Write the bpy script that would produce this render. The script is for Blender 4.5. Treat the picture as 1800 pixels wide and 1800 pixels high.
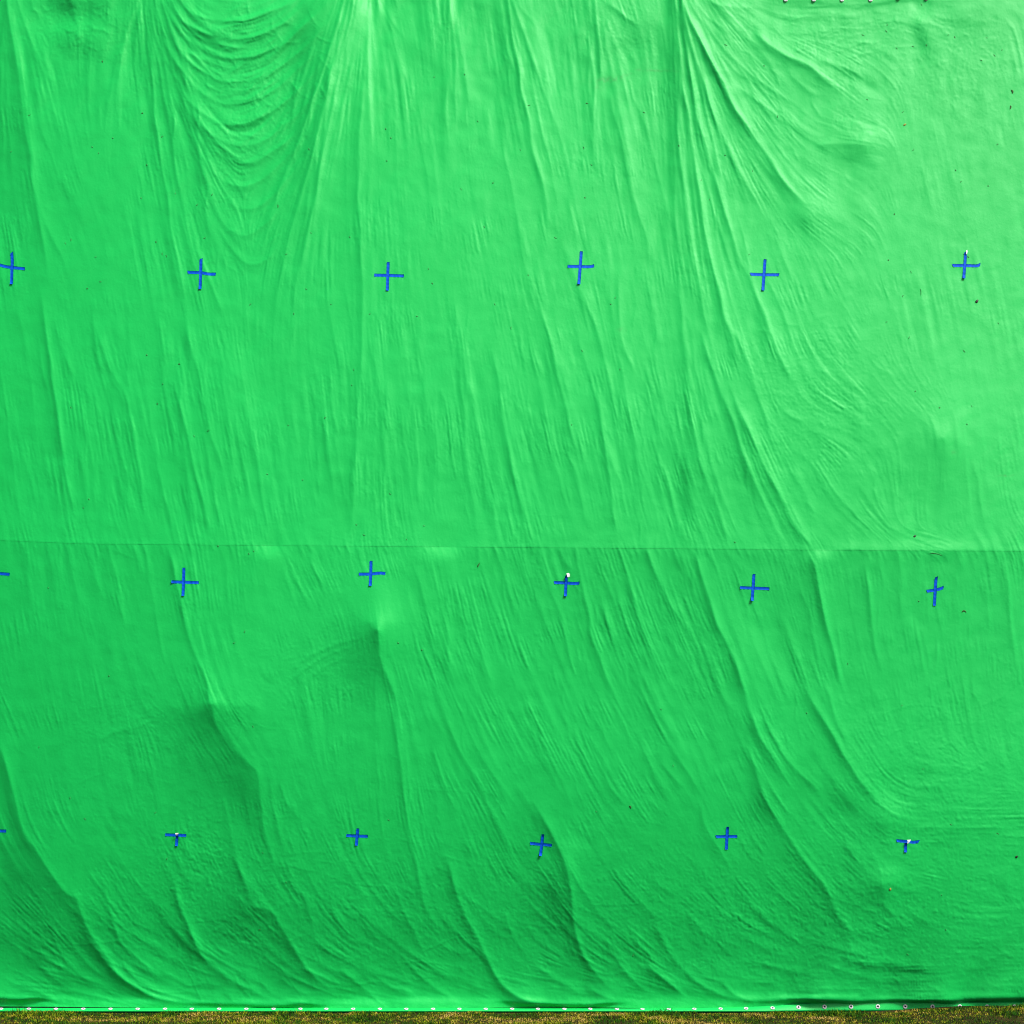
import bpy, math, random
import numpy as np

random.seed(7)
rng = np.random.default_rng(11)
for o in list(bpy.data.objects):
    bpy.data.objects.remove(o)
scene = bpy.context.scene
COL = scene.collection
R = math.radians

# ------------------------------------------------------------------ camera, sky, sun, exposure
PX = 0.006                 # metres per photograph pixel on the plane of the cloth
DIST = 18.0                # camera to cloth
CAM = np.array([0.0, -DIST, 2.2])
cam = bpy.data.cameras.new("camera")
camo = bpy.data.objects.new("camera", cam)
COL.objects.link(camo)
camo.location = CAM
camo.rotation_euler = (R(90), 0, 0)
cam.sensor_width = 36
cam.lens = 36 * DIST / (1800 * PX)
cam.shift_y = ((1778 - 900) * PX - CAM[2]) / (1800 * PX)
cam.clip_end = 5000
scene.camera = camo

SUN_EL, SUN_AZ = 50, 50    # azimuth to the right of straight-behind-the-camera
world = bpy.data.worlds.new("World")
scene.world = world
world.use_nodes = True
wn = world.node_tree
sky = wn.nodes.new("ShaderNodeTexSky")
sky.sky_type = 'NISHITA'
sky.sun_disc = False
sky.sun_elevation = R(SUN_EL)
sky.sun_rotation = R(180 - SUN_AZ)
sky.air_density = 0.6
sky.dust_density = 6.0
sky.ozone_density = 0.3
bg = wn.nodes["Background"]
wn.links.new(sky.outputs[0], bg.inputs[0])
bg.inputs[1].default_value = 0.075
sun = bpy.data.lights.new("sun", 'SUN')
sun.energy = 2.85
sun.angle = R(14)
sun.color = (1.0, 0.96, 0.90)
suno = bpy.data.objects.new("sun", sun)
COL.objects.link(suno)
ce = math.cos(R(SUN_EL))
sv = np.array([ce * math.sin(R(SUN_AZ)), -ce * math.cos(R(SUN_AZ)), math.sin(R(SUN_EL))])
from mathutils import Vector
suno.rotation_euler = Vector(sv).to_track_quat('Z', 'Y').to_euler()
suno.location = (6, -12, 14)
scene.view_settings.view_transform = 'Standard'
scene.view_settings.look = 'None'
scene.view_settings.gamma = 1
scene.view_settings.use_curve_mapping = False
scene.view_settings.exposure = 0.97
scene.cycles.filter_width = 1.1
scene.render.resolution_x = 1024
scene.render.resolution_y = 1024

# ------------------------------------------------------------------ helpers
def tag(o, label=None, cat=None, group=None, kind=None):
    if label: o['label'] = label
    if cat: o['category'] = cat
    if group: o['group'] = group
    if kind: o['kind'] = kind
    return o

def link(name, mesh, mat=None, parent=None):
    o = bpy.data.objects.new(name, mesh)
    COL.objects.link(o)
    if mat: mesh.materials.append(mat)
    if parent: o.parent = parent
    return o

def empty(name, loc=(0, 0, 0)):
    o = bpy.data.objects.new(name, None)
    COL.objects.link(o)
    o.location = loc
    o.empty_display_size = 0.1
    return o

def np_mesh(name, verts, quads, smooth=True):
    me = bpy.data.meshes.new(name)
    verts = np.ascontiguousarray(verts, dtype=np.float32)
    quads = np.ascontiguousarray(quads, dtype=np.int32)
    n = quads.shape[1]
    me.vertices.add(len(verts))
    me.vertices.foreach_set("co", verts.ravel())
    me.loops.add(quads.size)
    me.loops.foreach_set("vertex_index", quads.ravel())
    me.polygons.add(len(quads))
    me.polygons.foreach_set("loop_start", np.arange(0, quads.size, n, dtype=np.int32))
    me.polygons.foreach_set("loop_total", np.full(len(quads), n, dtype=np.int32))
    me.update(calc_edges=True)
    me.validate()
    if smooth:
        me.polygons.foreach_set("use_smooth", np.ones(len(me.polygons), dtype=bool))
    return me

def grid_quads(nr, nc):
    i = np.arange(nr * nc).reshape(nr, nc)
    return np.stack([i[:-1, :-1], i[1:, :-1], i[1:, 1:], i[:-1, 1:]], -1).reshape(-1, 4)

def unproject(x, y, h):
    """traced point (pixels on the cloth plane) + its distance in front of that plane -> world"""
    x = np.asarray(x, float); y = np.asarray(y, float); h = np.asarray(h, float)
    P = np.stack([(x - 900) * PX, np.zeros_like(x), (1778 - y) * PX], -1)
    return CAM + (P - CAM) * ((DIST - h) / DIST)[..., None]

def interp(pts, x):
    a = np.array(pts, float)
    return np.interp(x, a[:, 0], a[:, 1])

# ------------------------------------------------------------------ materials
def mat_new(name):
    m = bpy.data.materials.new(name)
    m.use_nodes = True
    nt = m.node_tree
    return m, nt, nt.nodes["Principled BSDF"]

def cloth_material():
    m, nt, b = mat_new("green_cloth")
    N, L = nt.nodes.new, nt.links.new
    tc = N("ShaderNodeTexCoord")
    n1 = N("ShaderNodeTexNoise"); n1.inputs["Scale"].default_value = 0.9; n1.inputs["Detail"].default_value = 5
    L(tc.outputs["Object"], n1.inputs["Vector"])
    mp = N("ShaderNodeMapping"); mp.inputs["Scale"].default_value = (22, 22, 40)
    L(tc.outputs["Object"], mp.inputs["Vector"])
    n2 = N("ShaderNodeTexNoise"); n2.inputs["Scale"].default_value = 3; n2.inputs["Detail"].default_value = 4
    L(mp.outputs[0], n2.inputs["Vector"])
    mix = N("ShaderNodeMix"); mix.data_type = 'RGBA'
    mix.inputs["A"].default_value = CLOTH_A
    mix.inputs["B"].default_value = CLOTH_B
    ad = N("ShaderNodeMath"); ad.operation = 'MULTIPLY_ADD'
    ad.inputs[1].default_value = 0.35
    L(n2.outputs["Fac"], ad.inputs[0]); 
    sc = N("ShaderNodeMath"); sc.operation = 'MULTIPLY'; sc.inputs[1].default_value = 0.65
    L(n1.outputs["Fac"], sc.inputs[0]); L(sc.outputs[0], ad.inputs[2])
    L(ad.outputs[0], mix.inputs["Factor"])
    at = N("ShaderNodeAttribute"); at.attribute_name = "stain"
    mix2 = N("ShaderNodeMix"); mix2.data_type = 'RGBA'
    L(at.outputs["Fac"], mix2.inputs["Factor"])
    L(mix.outputs["Result"], mix2.inputs["A"])
    mix2.inputs["B"].default_value = (0.05, 0.16, 0.05, 1)
    L(mix2.outputs["Result"], b.inputs["Base Color"])
    b.inputs["Roughness"].default_value = 0.5
    b.inputs["Specular IOR Level"].default_value = CLOTH_SPEC
    wv = N("ShaderNodeTexNoise"); wv.inputs["Scale"].default_value = 55; wv.inputs["Detail"].default_value = 3
    L(tc.outputs["Object"], wv.inputs["Vector"])
    bp = N("ShaderNodeBump"); bp.inputs["Strength"].default_value = 0.07; bp.inputs["Distance"].default_value = 0.012
    L(wv.outputs["Fac"], bp.inputs["Height"])
    L(bp.outputs["Normal"], b.inputs["Normal"])
    return m

CLOTH_A = (0.0022, 0.43, 0.071, 1)
CLOTH_B = (0.0040, 0.50, 0.096, 1)
CLOTH_SPEC = 0.29
M_CLOTH = cloth_material()

def simple(name, col, rough=0.6, spec=0.3, var=0.25, scale=40):
    m, nt, b = mat_new(name)
    N, L = nt.nodes.new, nt.links.new
    tc = N("ShaderNodeTexCoord")
    n = N("ShaderNodeTexNoise"); n.inputs["Scale"].default_value = scale; n.inputs["Detail"].default_value = 3
    L(tc.outputs["Object"], n.inputs["Vector"])
    mix = N("ShaderNodeMix"); mix.data_type = 'RGBA'
    mix.inputs["A"].default_value = tuple(c * (1 - var) for c in col) + (1,)
    mix.inputs["B"].default_value = tuple(min(1, c * (1 + var)) for c in col) + (1,)
    L(n.outputs["Fac"], mix.inputs["Factor"])
    L(mix.outputs["Result"], b.inputs["Base Color"])
    b.inputs["Roughness"].default_value = rough
    b.inputs["Specular IOR Level"].default_value = spec
    return m

M_TAPE = simple("blue_tape", (0.0012, 0.074, 0.55), 0.6, 0.08, 0.3, 30)
M_TAPEBACK = simple("tape_adhesive_side", (0.75, 0.85, 0.88), 0.5, 0.4, 0.05)
M_GROMMET = simple("white_grommet", (0.55, 0.54, 0.60), 0.4, 0.5, 0.04)
M_SPECK = simple("dark_plant_bit", (0.03, 0.11, 0.025), 0.8, 0.2, 0.4)
M_SPECKG = simple("greenish_plant_bit", (0.03, 0.27, 0.065), 0.8, 0.2, 0.3)
M_SEED = simple("black_seed", (0.012, 0.014, 0.008), 0.6, 0.3, 0.3)
M_TAN = simple("tan_leaf_bit", (0.30, 0.26, 0.05), 0.8, 0.2, 0.3)

# ------------------------------------------------------------------ cloth relief
# Folds were traced from the photograph as lines with a shaded side and a lit side (positive = turned
# towards the light, up and to the right). The relief that has those slopes is then solved for.
GP = 1.6
X0, X1, Y0, Y1 = -200.0, 2000.0, -40.0, 1776.0
NX = int((X1 - X0) / GP) + 1
NY = int((Y1 - Y0) / GP) + 1
gx = X0 + GP * np.arange(NX)
gy = Y0 + GP * np.arange(NY)
GX, GY = np.meshgrid(gx, gy)
SEAM = [(-250, 945), (0, 949), (150, 955), (370, 957), (630, 959), (880, 961), (1150, 963), (1440, 966), (1800, 968), (2050, 970)]
SEAMX = interp(SEAM, gx)
UPPER = (GY < SEAMX[None, :])
S = np.zeros((NY, NX))
LX, LZ = 0.70, 1.35        # how strongly tilt to the right / tilt upwards brightens the cloth

def catmull(p, step=2.5):
    p = np.array(p, float)
    if len(p) == 2:
        n = max(2, int(np.hypot(*(p[1] - p[0])) / step))
        return p[0] + (p[1] - p[0]) * np.linspace(0, 1, n)[:, None]
    q = np.vstack([2 * p[0] - p[1], p, 2 * p[-1] - p[-2]])
    out = []
    for i in range(1, len(q) - 2):
        n = max(2, int(np.hypot(*(q[i + 1] - q[i])) / step))
        t = np.linspace(0, 1, n, endpoint=False)[:, None]
        a, b, c, d = q[i - 1], q[i], q[i + 1], q[i + 2]
        out.append(0.5 * ((2 * b) + (-a + c) * t + (2 * a - 5 * b + 4 * c - d) * t**2 + (-a + 3 * b - 3 * c + d) * t**3))
    out.append(p[-1:])
    return np.vstack(out)

WIDEN = 1.12
ORIENT = []                # samples of fold direction for the fine wrinkles

def stroke(pts, aD, wD, aL, wL, soft=2.0, t0=0.2, t1=0.25, ws=1.0, we=1.0, amp=1.0, record=True, panel=None):
    """line with a shaded side (aD, wD) and a lit side (aL, wL)"""
    if record:
        wD, wL = wD * WIDEN, wL * WIDEN
    p = catmull(pts)
    if record and len(p) > 12:        # hand-drawn lines are never quite even
        t0g = np.gradient(p, axis=0); t0g /= np.hypot(t0g[:, 0], t0g[:, 1])[:, None] + 1e-9
        kn = int(len(p) * 2.5 / 38) + 3
        wob = np.interp(np.linspace(0, kn - 1, len(p)), np.arange(kn), rng.normal(0, 1.5, kn))
        wob = np.convolve(np.pad(wob, 6, mode='edge'), np.ones(13) / 13, mode='valid')
        p = p + np.stack([-t0g[:, 1], t0g[:, 0]], 1) * wob[:, None]
    tg = np.gradient(p, axis=0)
    ln = np.hypot(tg[:, 0], tg[:, 1]) + 1e-9
    tg /= ln[:, None]
    nr = np.stack([tg[:, 1], -tg[:, 0]], 1)
    if (nr @ np.array([0.46, -0.89])).sum() < 0:
        nr = -nr
    n = len(p)
    if record:
        ORIENT.append((p[::4], tg[::4], abs(aD) + abs(aL)))
    m = (5.0 if record else 2.4) * max(wD, wL) * max(ws, we, 1) + 4
    bx0 = max(0, int((p[:, 0].min() - m - X0) / GP)); bx1 = min(NX, int((p[:, 0].max() + m - X0) / GP) + 2)
    by0 = max(0, int((p[:, 1].min() - m - Y0) / GP)); by1 = min(NY, int((p[:, 1].max() + m - Y0) / GP) + 2)
    if bx1 <= bx0 or by1 <= by0:
        return
    W = (by1 - by0, bx1 - bx0)
    bd = np.full(W, 1e9); sd = np.zeros(W); tt = np.zeros(W)
    CH = 16
    for k in range(0, n, CH):
        q = p[k:k + CH]; qn = nr[k:k + CH]
        cx0 = max(bx0, int((q[:, 0].min() - m - X0) / GP)); cx1 = min(bx1, int((q[:, 0].max() + m - X0) / GP) + 2)
        cy0 = max(by0, int((q[:, 1].min() - m - Y0) / GP)); cy1 = min(by1, int((q[:, 1].max() + m - Y0) / GP) + 2)
        if cx1 <= cx0 or cy1 <= cy0:
            continue
        dx = gx[cx0:cx1][None, :, None] - q[:, 0]
        dy = gy[cy0:cy1][:, None, None] - q[:, 1]
        d2 = dx * dx + dy * dy
        j = d2.argmin(-1)
        dm = np.take_along_axis(d2, j[..., None], -1)[..., 0]
        sgn = np.take_along_axis(dx * qn[:, 0] + dy * qn[:, 1], j[..., None], -1)[..., 0]
        sl = (slice(cy0 - by0, cy1 - by0), slice(cx0 - bx0, cx1 - bx0))
        upd = dm < bd[sl]
        bd[sl] = np.where(upd, dm, bd[sl])
        sd[sl] = np.where(upd, sgn, sd[sl])
        tt[sl] = np.where(upd, (k + j) / max(1, n - 1), tt[sl])
    d = np.sqrt(bd)
    s = np.sign(sd) * d
    wsc = ws + (1 - ws) * np.clip(tt / 0.4, 0, 1) + (we - 1) * np.clip((tt - 0.6) / 0.4, 0, 1)
    if record:
        gD = aD * (.62 * np.exp(-(d / (.75 * wD * wsc))**2) + .38 * np.exp(-d / (2.0 * wD * wsc)))
        gL = aL * (.62 * np.exp(-(d / (.75 * wL * wsc))**2) + .38 * np.exp(-d / (2.0 * wL * wsc)))
    else:
        gD = aD * np.exp(-(d / (wD * wsc))**2)
        gL = aL * np.exp(-(d / (wL * wsc))**2)
    k = 1 / (1 + np.exp(np.clip(-s / soft * 2, -40, 40)))
    e0 = np.clip(tt / t0, 0, 1) if t0 > 0 else 1.0
    e1 = np.clip((1 - tt) / t1, 0, 1) if t1 > 0 else 1.0
    e = e0 * e0 * (3 - 2 * e0) if t0 > 0 else 1.0
    e = e * (e1 * e1 * (3 - 2 * e1) if t1 > 0 else 1.0)
    if record:
        kn = max(3, int(n * 2.5 / 45) + 2)
        e = e * np.interp(tt, np.linspace(0, 1, kn), rng.uniform(.45, 1.35, kn))
    val = amp * e * (gD * (1 - k) + gL * k)
    if panel is None:
        my = (p[:, 1] - interp(SEAM, p[:, 0])).mean()
        panel = 'u' if my < 0 else 'l'
    msk = UPPER[by0:by1, bx0:bx1]
    if panel == 'l': msk = ~msk
    if panel in 'ul':
        val = val * msk
    S[by0:by1, bx0:bx1] += val

def blob(cx, cy, rx, ry, a, rot=0, panel=None, p=2):
    c, s = math.cos(R(rot)), math.sin(R(rot))
    u = ((GX - cx) * c + (GY - cy) * s) / rx
    v = (-(GX - cx) * s + (GY - cy) * c) / ry
    g = 1.6 * a * np.exp(-(u * u + v * v)**(p / 2))
    if panel == 'u': g = g * UPPER
    if panel == 'l': g = g * ~UPPER
    S[:] += g

def F(pts, k=1.0, wd=10, wl=8, d=-0.30, l=0.24, **kw):
    stroke(pts, d * k, wd, l * k, wl, **kw)
    # a lesser fold or two running beside it
    p = catmull(pts, 12)
    if len(p) < 6: return
    tg = np.gradient(p, axis=0); tg /= np.hypot(tg[:, 0], tg[:, 1])[:, None]
    nr = np.stack([tg[:, 1], -tg[:, 0]], 1)
    for _ in range(random.choice((1, 2, 2, 3))):
        a = random.uniform(0, .65); b = min(1, a + random.uniform(.25, .5))
        i, j = int(a * (len(p) - 1)), int(b * (len(p) - 1)) + 1
        if j - i < 4: continue
        o0 = random.choice((-1, 1)) * random.uniform(.9, 2.2) * wd; o1 = o0 * random.uniform(.5, 1.6)
        q = p[i:j] + nr[i:j] * np.linspace(o0, o1, j - i)[:, None]
        kk = min(1.0, k) * random.uniform(.25, .55)
        w = random.uniform(3.0, 5.0)
        stroke(q[::2] if len(q) > 6 else q, d * kk, w, l * kk, w, soft=1.4, t0=.4, t1=.45, record=False,
               panel=kw.get('panel'))
def B(pts, a=0.2, w=6, **kw):      # a lit or shaded line of its own
    stroke(pts, a, w, a, w, **kw)

# ---- top left: fan at the left edge
F([(10, -40), (18, 40), (27, 100), (37, 167), (43, 217), (53, 283), (63, 350), (78, 440), (90, 520)], .75, 10, 9, t0=.1)
B([(22, 0), (30, 67), (40, 120), (52, 170)], .13, 6)
B([(-5, 60), (5, 160), (14, 260), (25, 380), (36, 480)], -.10, 16)
B([(60, 127), (87, 180), (117, 217)], .10, 8)
F([(66, 345), (80, 390), (95, 425), (112, 460), (130, 510)], .5, 8, 9)
F([(60, 170), (75, 230), (95, 290), (120, 340), (135, 380)], .35, 6, 6)
B([(100, 300), (125, 350), (145, 395), (160, 430)], -.08, 7)
B([(130, 20), (110, -20)], -.2, 20)
blob(135, 10, 60, 18, -.10, 0)
blob(120, 45, 40, 14, .12, 0)
blob(150, 85, 26, 16, -.10, 20)
# ---- gather at (265, 0)
B([(233, -40), (230, 40), (222, 110), (212, 200)], .09, 9, t0=0)
B([(205, -40), (200, 30), (190, 80), (175, 130)], .09, 7, t0=0)
F([(252, -40), (258, 40), (264, 110), (271, 180), (281, 255), (293, 335), (302, 405), (316, 470), (326, 540), (333, 620)], .85, 7, 6, t0=0, ws=.6)
F([(262, -40), (268, 40), (278, 110), (288, 170), (299, 235), (312, 310), (325, 380), (336, 440), (352, 500), (368, 570)], .8, 7, 6, t0=0, ws=.6)
F([(268, -40), (280, 40), (297, 95), (310, 145), (325, 190), (340, 240), (352, 290), (366, 330), (385, 380), (405, 430)], .75, 7, 6, t0=0, ws=.6)
B([(244, -40), (250, 60), (255, 160), (262, 260)], .10, 6, t0=0, ws=.6)
# swag between the gathers at (265,0) and (605,0)
F([(300, -30), (330, 15), (370, 33), (420, 36), (470, 22), (520, 0), (545, -25)], 1.2, 9, 8, t0=.05)
F([(290, -20), (318, 32), (352, 54), (400, 66), (445, 64), (480, 50), (515, 28), (550, -10)], 1.4, 10, 9)
F([(283, -10), (307, 45), (337, 75), (373, 96), (415, 103), (455, 95), (500, 72), (545, 36), (575, 0)], 1.25, 9, 9)
F([(320, 38), (350, 56), (385, 76), (420, 84), (440, 80)], .9, 5, 5)
F([(278, -10), (300, 62), (330, 105), (365, 130), (400, 142), (440, 138), (490, 118), (540, 78), (580, 28)], .95, 8, 8)
F([(275, 0), (297, 85), (325, 135), (358, 165), (398, 181), (448, 172), (498, 147), (545, 102), (590, 40)], .9, 8, 8)
F([(300, 115), (325, 165), (355, 197), (395, 217), (440, 214), (490, 188), (545, 135), (595, 60)], .85, 8, 8)
F([(305, 140), (335, 200), (370, 235), (408, 255), (450, 253), (500, 222), (550, 170), (597, 90)], .8, 8, 9)
F([(330, 185), (353, 213), (383, 253), (402, 270), (435, 283), (470, 272), (505, 246), (550, 195)], 1.0, 9, 8)
F([(322, 215), (350, 270), (385, 312), (425, 325), (466, 312), (512, 268), (555, 215)], .7, 8, 9)
F([(345, 270), (372, 325), (402, 358), (438, 366), (478, 345), (518, 296), (560, 230)], .65, 8, 9)
F([(352, 320), (378, 372), (404, 405), (438, 413), (476, 385), (515, 330)], .5, 8, 9)
F([(375, 385), (402, 430), (430, 462), (462, 462), (490, 430)], .55, 7, 8)
F([(340, 430), (352, 455), (368, 490), (383, 530), (395, 560)], .6, 6, 7)
B([(400, 410), (415, 428), (435, 445)], -.22, 4)
# right gather of the swag (605,0)
F([(612, -40), (596, 30), (572, 110), (545, 185), (520, 260), (492, 330), (470, 400), (455, 460)], .8, 8, 8, t0=0, ws=.5)
F([(618, -40), (606, 40), (584, 120), (566, 195), (548, 270), (525, 350), (505, 430), (490, 510), (480, 590)], .7, 8, 8, t0=0, ws=.5)
F([(622, -40), (612, 40), (597, 120), (580, 210), (563, 300), (545, 390), (527, 470), (515, 560), (508, 650)], .55, 8, 9, t0=0, ws=.5)
B([(600, 60), (578, 150), (555, 225), (525, 310), (490, 365)], .13, 6)
B([(575, 140), (555, 205), (530, 280), (510, 340)], -.12, 6)
blob(525, 75, 16, 45, -.15, 30)
# ---- top middle
F([(640, -40), (626, 20), (612, 70), (603, 130)], .5, 7, 7, t0=0)
B([(650, -40), (648, 60), (646, 170), (643, 290)], .12, 14, t0=0)
F([(645, 60), (636, 190), (631, 330), (634, 440), (637, 560), (631, 690), (625, 790), (622, 870), (620, 945)], .7, 12, 7, t0=.2, t1=.1)
F([(655, -40), (668, 10), (682, 40), (700, 75)], .4, 5, 6, t0=0)
F([(662, -40), (676, 10), (694, 45), (712, 70)], .4, 5, 6, t0=0)
blob(740, 95, 20, 30, -.07)
F([(788, -40), (792, 20), (797, 70), (800, 130), (801, 180), (803, 230)], .75, 8, 5, t0=0, ws=.6)
F([(884, -40), (892, 10), (903, 80), (916, 150), (927, 205), (936, 255), (950, 310), (960, 370), (970, 420)], 1.25, 9, 8, t0=0, ws=.6)
F([(893, -40), (902, 5), (914, 45), (928, 85), (940, 115), (952, 150)], .75, 6, 7, t0=0, ws=.6)
F([(898, -40), (915, 10), (935, 35), (955, 60)], .3, 5, 6, t0=0)
F([(880, 230), (888, 285), (900, 330), (912, 390), (925, 440), (940, 490)], .35, 6, 7)
F([(1032, -40), (1036, 20), (1040, 90), (1043, 160), (1042, 240), (1044, 320)], .7, 5, 6, t0=0, ws=.6)
F([(1042, -40), (1046, 10), (1052, 60), (1056, 120), (1062, 165)], .8, 7, 5, t0=0, ws=.6)
B([(1050, 60), (1054, 110), (1057, 145)], -.15, 4)
F([(1068, 140), (1078, 190), (1090, 240), (1100, 285), (1113, 340), (1128, 385), (1140, 430), (1150, 480)], .7, 8, 6)
F([(1060, 0), (1078, 12), (1100, 30), (1125, 46)], .9, 7, 6)
F([(1070, 20), (1085, 55), (1103, 92), (1122, 120)], .4, 6, 6)
F([(1075, 55), (1088, 95), (1105, 125)], .4, 5, 6)
blob(1115, 65, 22, 30, -.12, 30)
blob(1165, 45, 22, 40, .08)
B([(700, -10), (740, 6), (770, -8)], -.12, 9)
B([(815, -10), (850, 10), (880, -8)], -.10, 9)
B([(970, -5), (1000, 12), (1030, -5)], -.08, 8)
# ---- gather at (1195, 0)
F([(1192, -40), (1206, 14), (1222, 52), (1243, 90), (1267, 138), (1290, 185), (1312, 220), (1335, 254), (1360, 292), (1385, 328), (1412, 356), (1445, 378)], 1.75, 12, 8, t0=0, t1=.2, ws=.45)
F([(1190, -40), (1202, 20), (1219, 92), (1240, 165), (1260, 217), (1283, 267), (1307, 320), (1330, 358), (1345, 400)], 1.05, 9, 7, t0=0, ws=.5)
F([(1187, -40), (1198, 17), (1212, 130), (1227, 213), (1243, 267), (1257, 310), (1273, 367), (1290, 420), (1304, 460), (1322, 505), (1345, 560), (1365, 620)], 1.0, 9, 8, t0=0, ws=.5)
F([(1184, -40), (1190, 40), (1200, 150), (1213, 233), (1228, 325), (1238, 400), (1252, 467), (1268, 533), (1285, 593), (1302, 640), (1320, 690)], 1.25, 11, 9, t0=0, ws=.5)
F([(1180, -40), (1184, 80), (1190, 200), (1199, 300), (1214, 420), (1232, 520), (1248, 600), (1265, 680)], .8, 10, 9, t0=0, ws=.5)
B([(1200, 300), (1217, 433), (1237, 540)], .12, 8)
F([(1176, -40), (1178, 90), (1182, 220), (1186, 340), (1192, 460), (1200, 580), (1206, 680), (1216, 760)], .45, 10, 9, t0=0, ws=.5)
F([(1197, -40), (1220, 22), (1255, 65), (1283, 95), (1333, 141), (1367, 165), (1402, 188), (1430, 215)], .7, 5, 5, t0=0, ws=.6)
F([(1200, -40), (1232, 18), (1262, 45), (1290, 65)], .7, 6, 6, t0=0, ws=.6)
F([(1260, 90), (1300, 130), (1322, 138)], .4, 5, 5)
F([(1285, 140), (1320, 170), (1353, 195), (1400, 230), (1450, 262), (1480, 275)], .6, 5, 5)
F([(1365, 205), (1385, 215), (1405, 225), (1440, 240), (1475, 225)], .3, 5, 7)
F([(1322, 48), (1348, 74), (1383, 98), (1422, 117), (1460, 146), (1488, 168)], 1.4, 15, 10, t0=.15)
F([(1380, 120), (1410, 150), (1445, 172)], .6, 8, 6)
F([(1430, 108), (1462, 112), (1500, 126), (1520, 140)], .7, 10, 8)
F([(1205, -40), (1250, 5), (1300, 14), (1350, 12)], .5, 6, 7)
F([(1290, 20), (1330, 45), (1345, 60)], .5, 7, 7)
B([(1330, 4), (1380, 8), (1450, 13), (1520, 10), (1600, 3), (1720, 2)], -.25, 4)
F([(1380, 40), (1440, 26), (1520, 28)], .45, 7, 7)
F([(1400, 62), (1470, 52), (1530, 40)], .3, 6, 6)
B([(1595, 0), (1610, 20), (1632, 38)], .15, 10)
blob(1622, 68, 14, 26, -.16, -15)
blob(1690, 40, 40, 14, -.08)
F([(1640, 40), (1660, 55), (1685, 62), (1710, 60)], .3, 6, 6)
F([(1650, 35), (1680, 45), (1720, 40)], .3, 5, 5)
F([(1430, 255), (1470, 252), (1517, 252)], .6, 9, 5)
blob(1500, 275, 30, 22, -.10)
blob(1530, 235, 30, 14, .06)
blob(1410, 395, 26, 18, -.16, 30)
blob(1450, 352, 34, 22, .10, 20)
F([(1440, 375), (1468, 388), (1500, 402)], .4, 5, 5)
F([(1320, 250), (1345, 290), (1375, 330), (1400, 360)], .45, 7, 6)
F([(1300, 290), (1330, 350), (1355, 400), (1385, 470), (1400, 520)], .45, 7, 8)
F([(1340, 480), (1360, 510), (1380, 560), (1395, 600)], .5, 7, 7)
F([(1320, 500), (1345, 560), (1360, 600), (1380, 645), (1397, 680)], .6, 7, 7)
F([(1445, 560), (1460, 590), (1480, 620)], .35, 6, 6)
F([(1470, 520), (1490, 545), (1500, 570)], .3, 6, 6)
# ---- left, lower half of the upper panel
F([(70, 500), (80, 570), (88, 640), (97, 693), (107, 770), (119, 840), (131, 900), (140, 945)], .95, 8, 7)
F([(-10, 600), (5, 683), (16, 767), (29, 850), (43, 940)], .45, 8, 8)
F([(25, 520), (45, 620), (60, 720), (70, 800)], .25, 9, 9)
F([(160, 540), (190, 640), (218, 690), (227, 730), (237, 785), (247, 845), (257, 920)], .65, 8, 7)
F([(240, 680), (255, 740), (268, 785), (283, 850), (292, 900)], .6, 7, 7)
F([(300, 640), (316, 710), (327, 760), (340, 817), (357, 883), (371, 940)], .95, 8, 8, t1=.1)
F([(322, 540), (333, 600), (347, 650), (357, 705), (370, 767), (384, 805), (400, 850)], .8, 7, 7)
F([(355, 740), (367, 817), (378, 870), (388, 940)], .6, 7, 7, t1=.1)
F([(272, 540), (283, 600), (293, 683), (308, 780), (317, 835)], .5, 7, 7)
F([(195, 700), (203, 735), (213, 787), (231, 855)], .45, 5, 5)
F([(95, 570), (117, 633), (136, 670)], .4, 7, 9)
F([(200, 800), (212, 850), (230, 912)], .45, 6, 7)
F([(160, 790), (172, 860), (180, 930)], .25, 5, 5)
F([(30, 760), (50, 830), (68, 900)], .25, 6, 6)
F([(75, 790), (95, 870), (105, 935)], .25, 6, 6)
F([(400, 640), (412, 660), (440, 675)], .3, 6, 12)
F([(250, 400), (262, 480), (270, 560)], .15, 6, 6)
blob(445, 715, 35, 30, .07)
blob(415, 640, 25, 40, .08)
# ---- middle, lower half of the upper panel
F([(805, 620), (812, 693), (820, 800), (833, 883), (842, 930)], .5, 8, 7)
F([(760, 690), (768, 790), (773, 880)], .35, 9, 8)
F([(725, 700), (733, 800), (735, 900)], .35, 9, 8)
F([(680, 660), (678, 760), (675, 880)], .25, 10, 8)
F([(862, 600), (873, 667), (887, 750), (903, 833), (919, 900), (928, 945)], .85, 8, 8)
F([(830, 700), (848, 790), (868, 870), (880, 920)], .4, 8, 6)
F([(940, 500), (967, 600), (980, 660), (997, 727), (1011, 783), (1028, 850)], .85, 9, 9)
F([(985, 720), (1003, 800), (1022, 880), (1040, 940)], .55, 8, 7)
F([(940, 720), (958, 790), (975, 840)], .3, 7, 7)
F([(1010, 470), (1040, 560), (1057, 612), (1068, 662), (1083, 727), (1102, 790)], .7, 9, 8)
F([(1045, 680), (1054, 720), (1066, 800), (1075, 867), (1086, 940)], .85, 9, 8, t1=.1)
F([(1085, 470), (1093, 600), (1115, 650), (1135, 700)], .45, 8, 8)
F([(1150, 700), (1160, 760), (1172, 800)], .4, 7, 7)
F([(1170, 820), (1182, 880), (1194, 945)], .55, 7, 7, t1=.1)
F([(1110, 780), (1128, 860), (1145, 930)], .35, 8, 7)
F([(1130, 480), (1150, 560), (1165, 620)], .4, 9, 9)
F([(905, 360), (915, 430), (930, 500), (945, 560)], .3, 7, 7)
F([(1000, 350), (1012, 400), (1025, 440)], .35, 5, 6)
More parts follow.
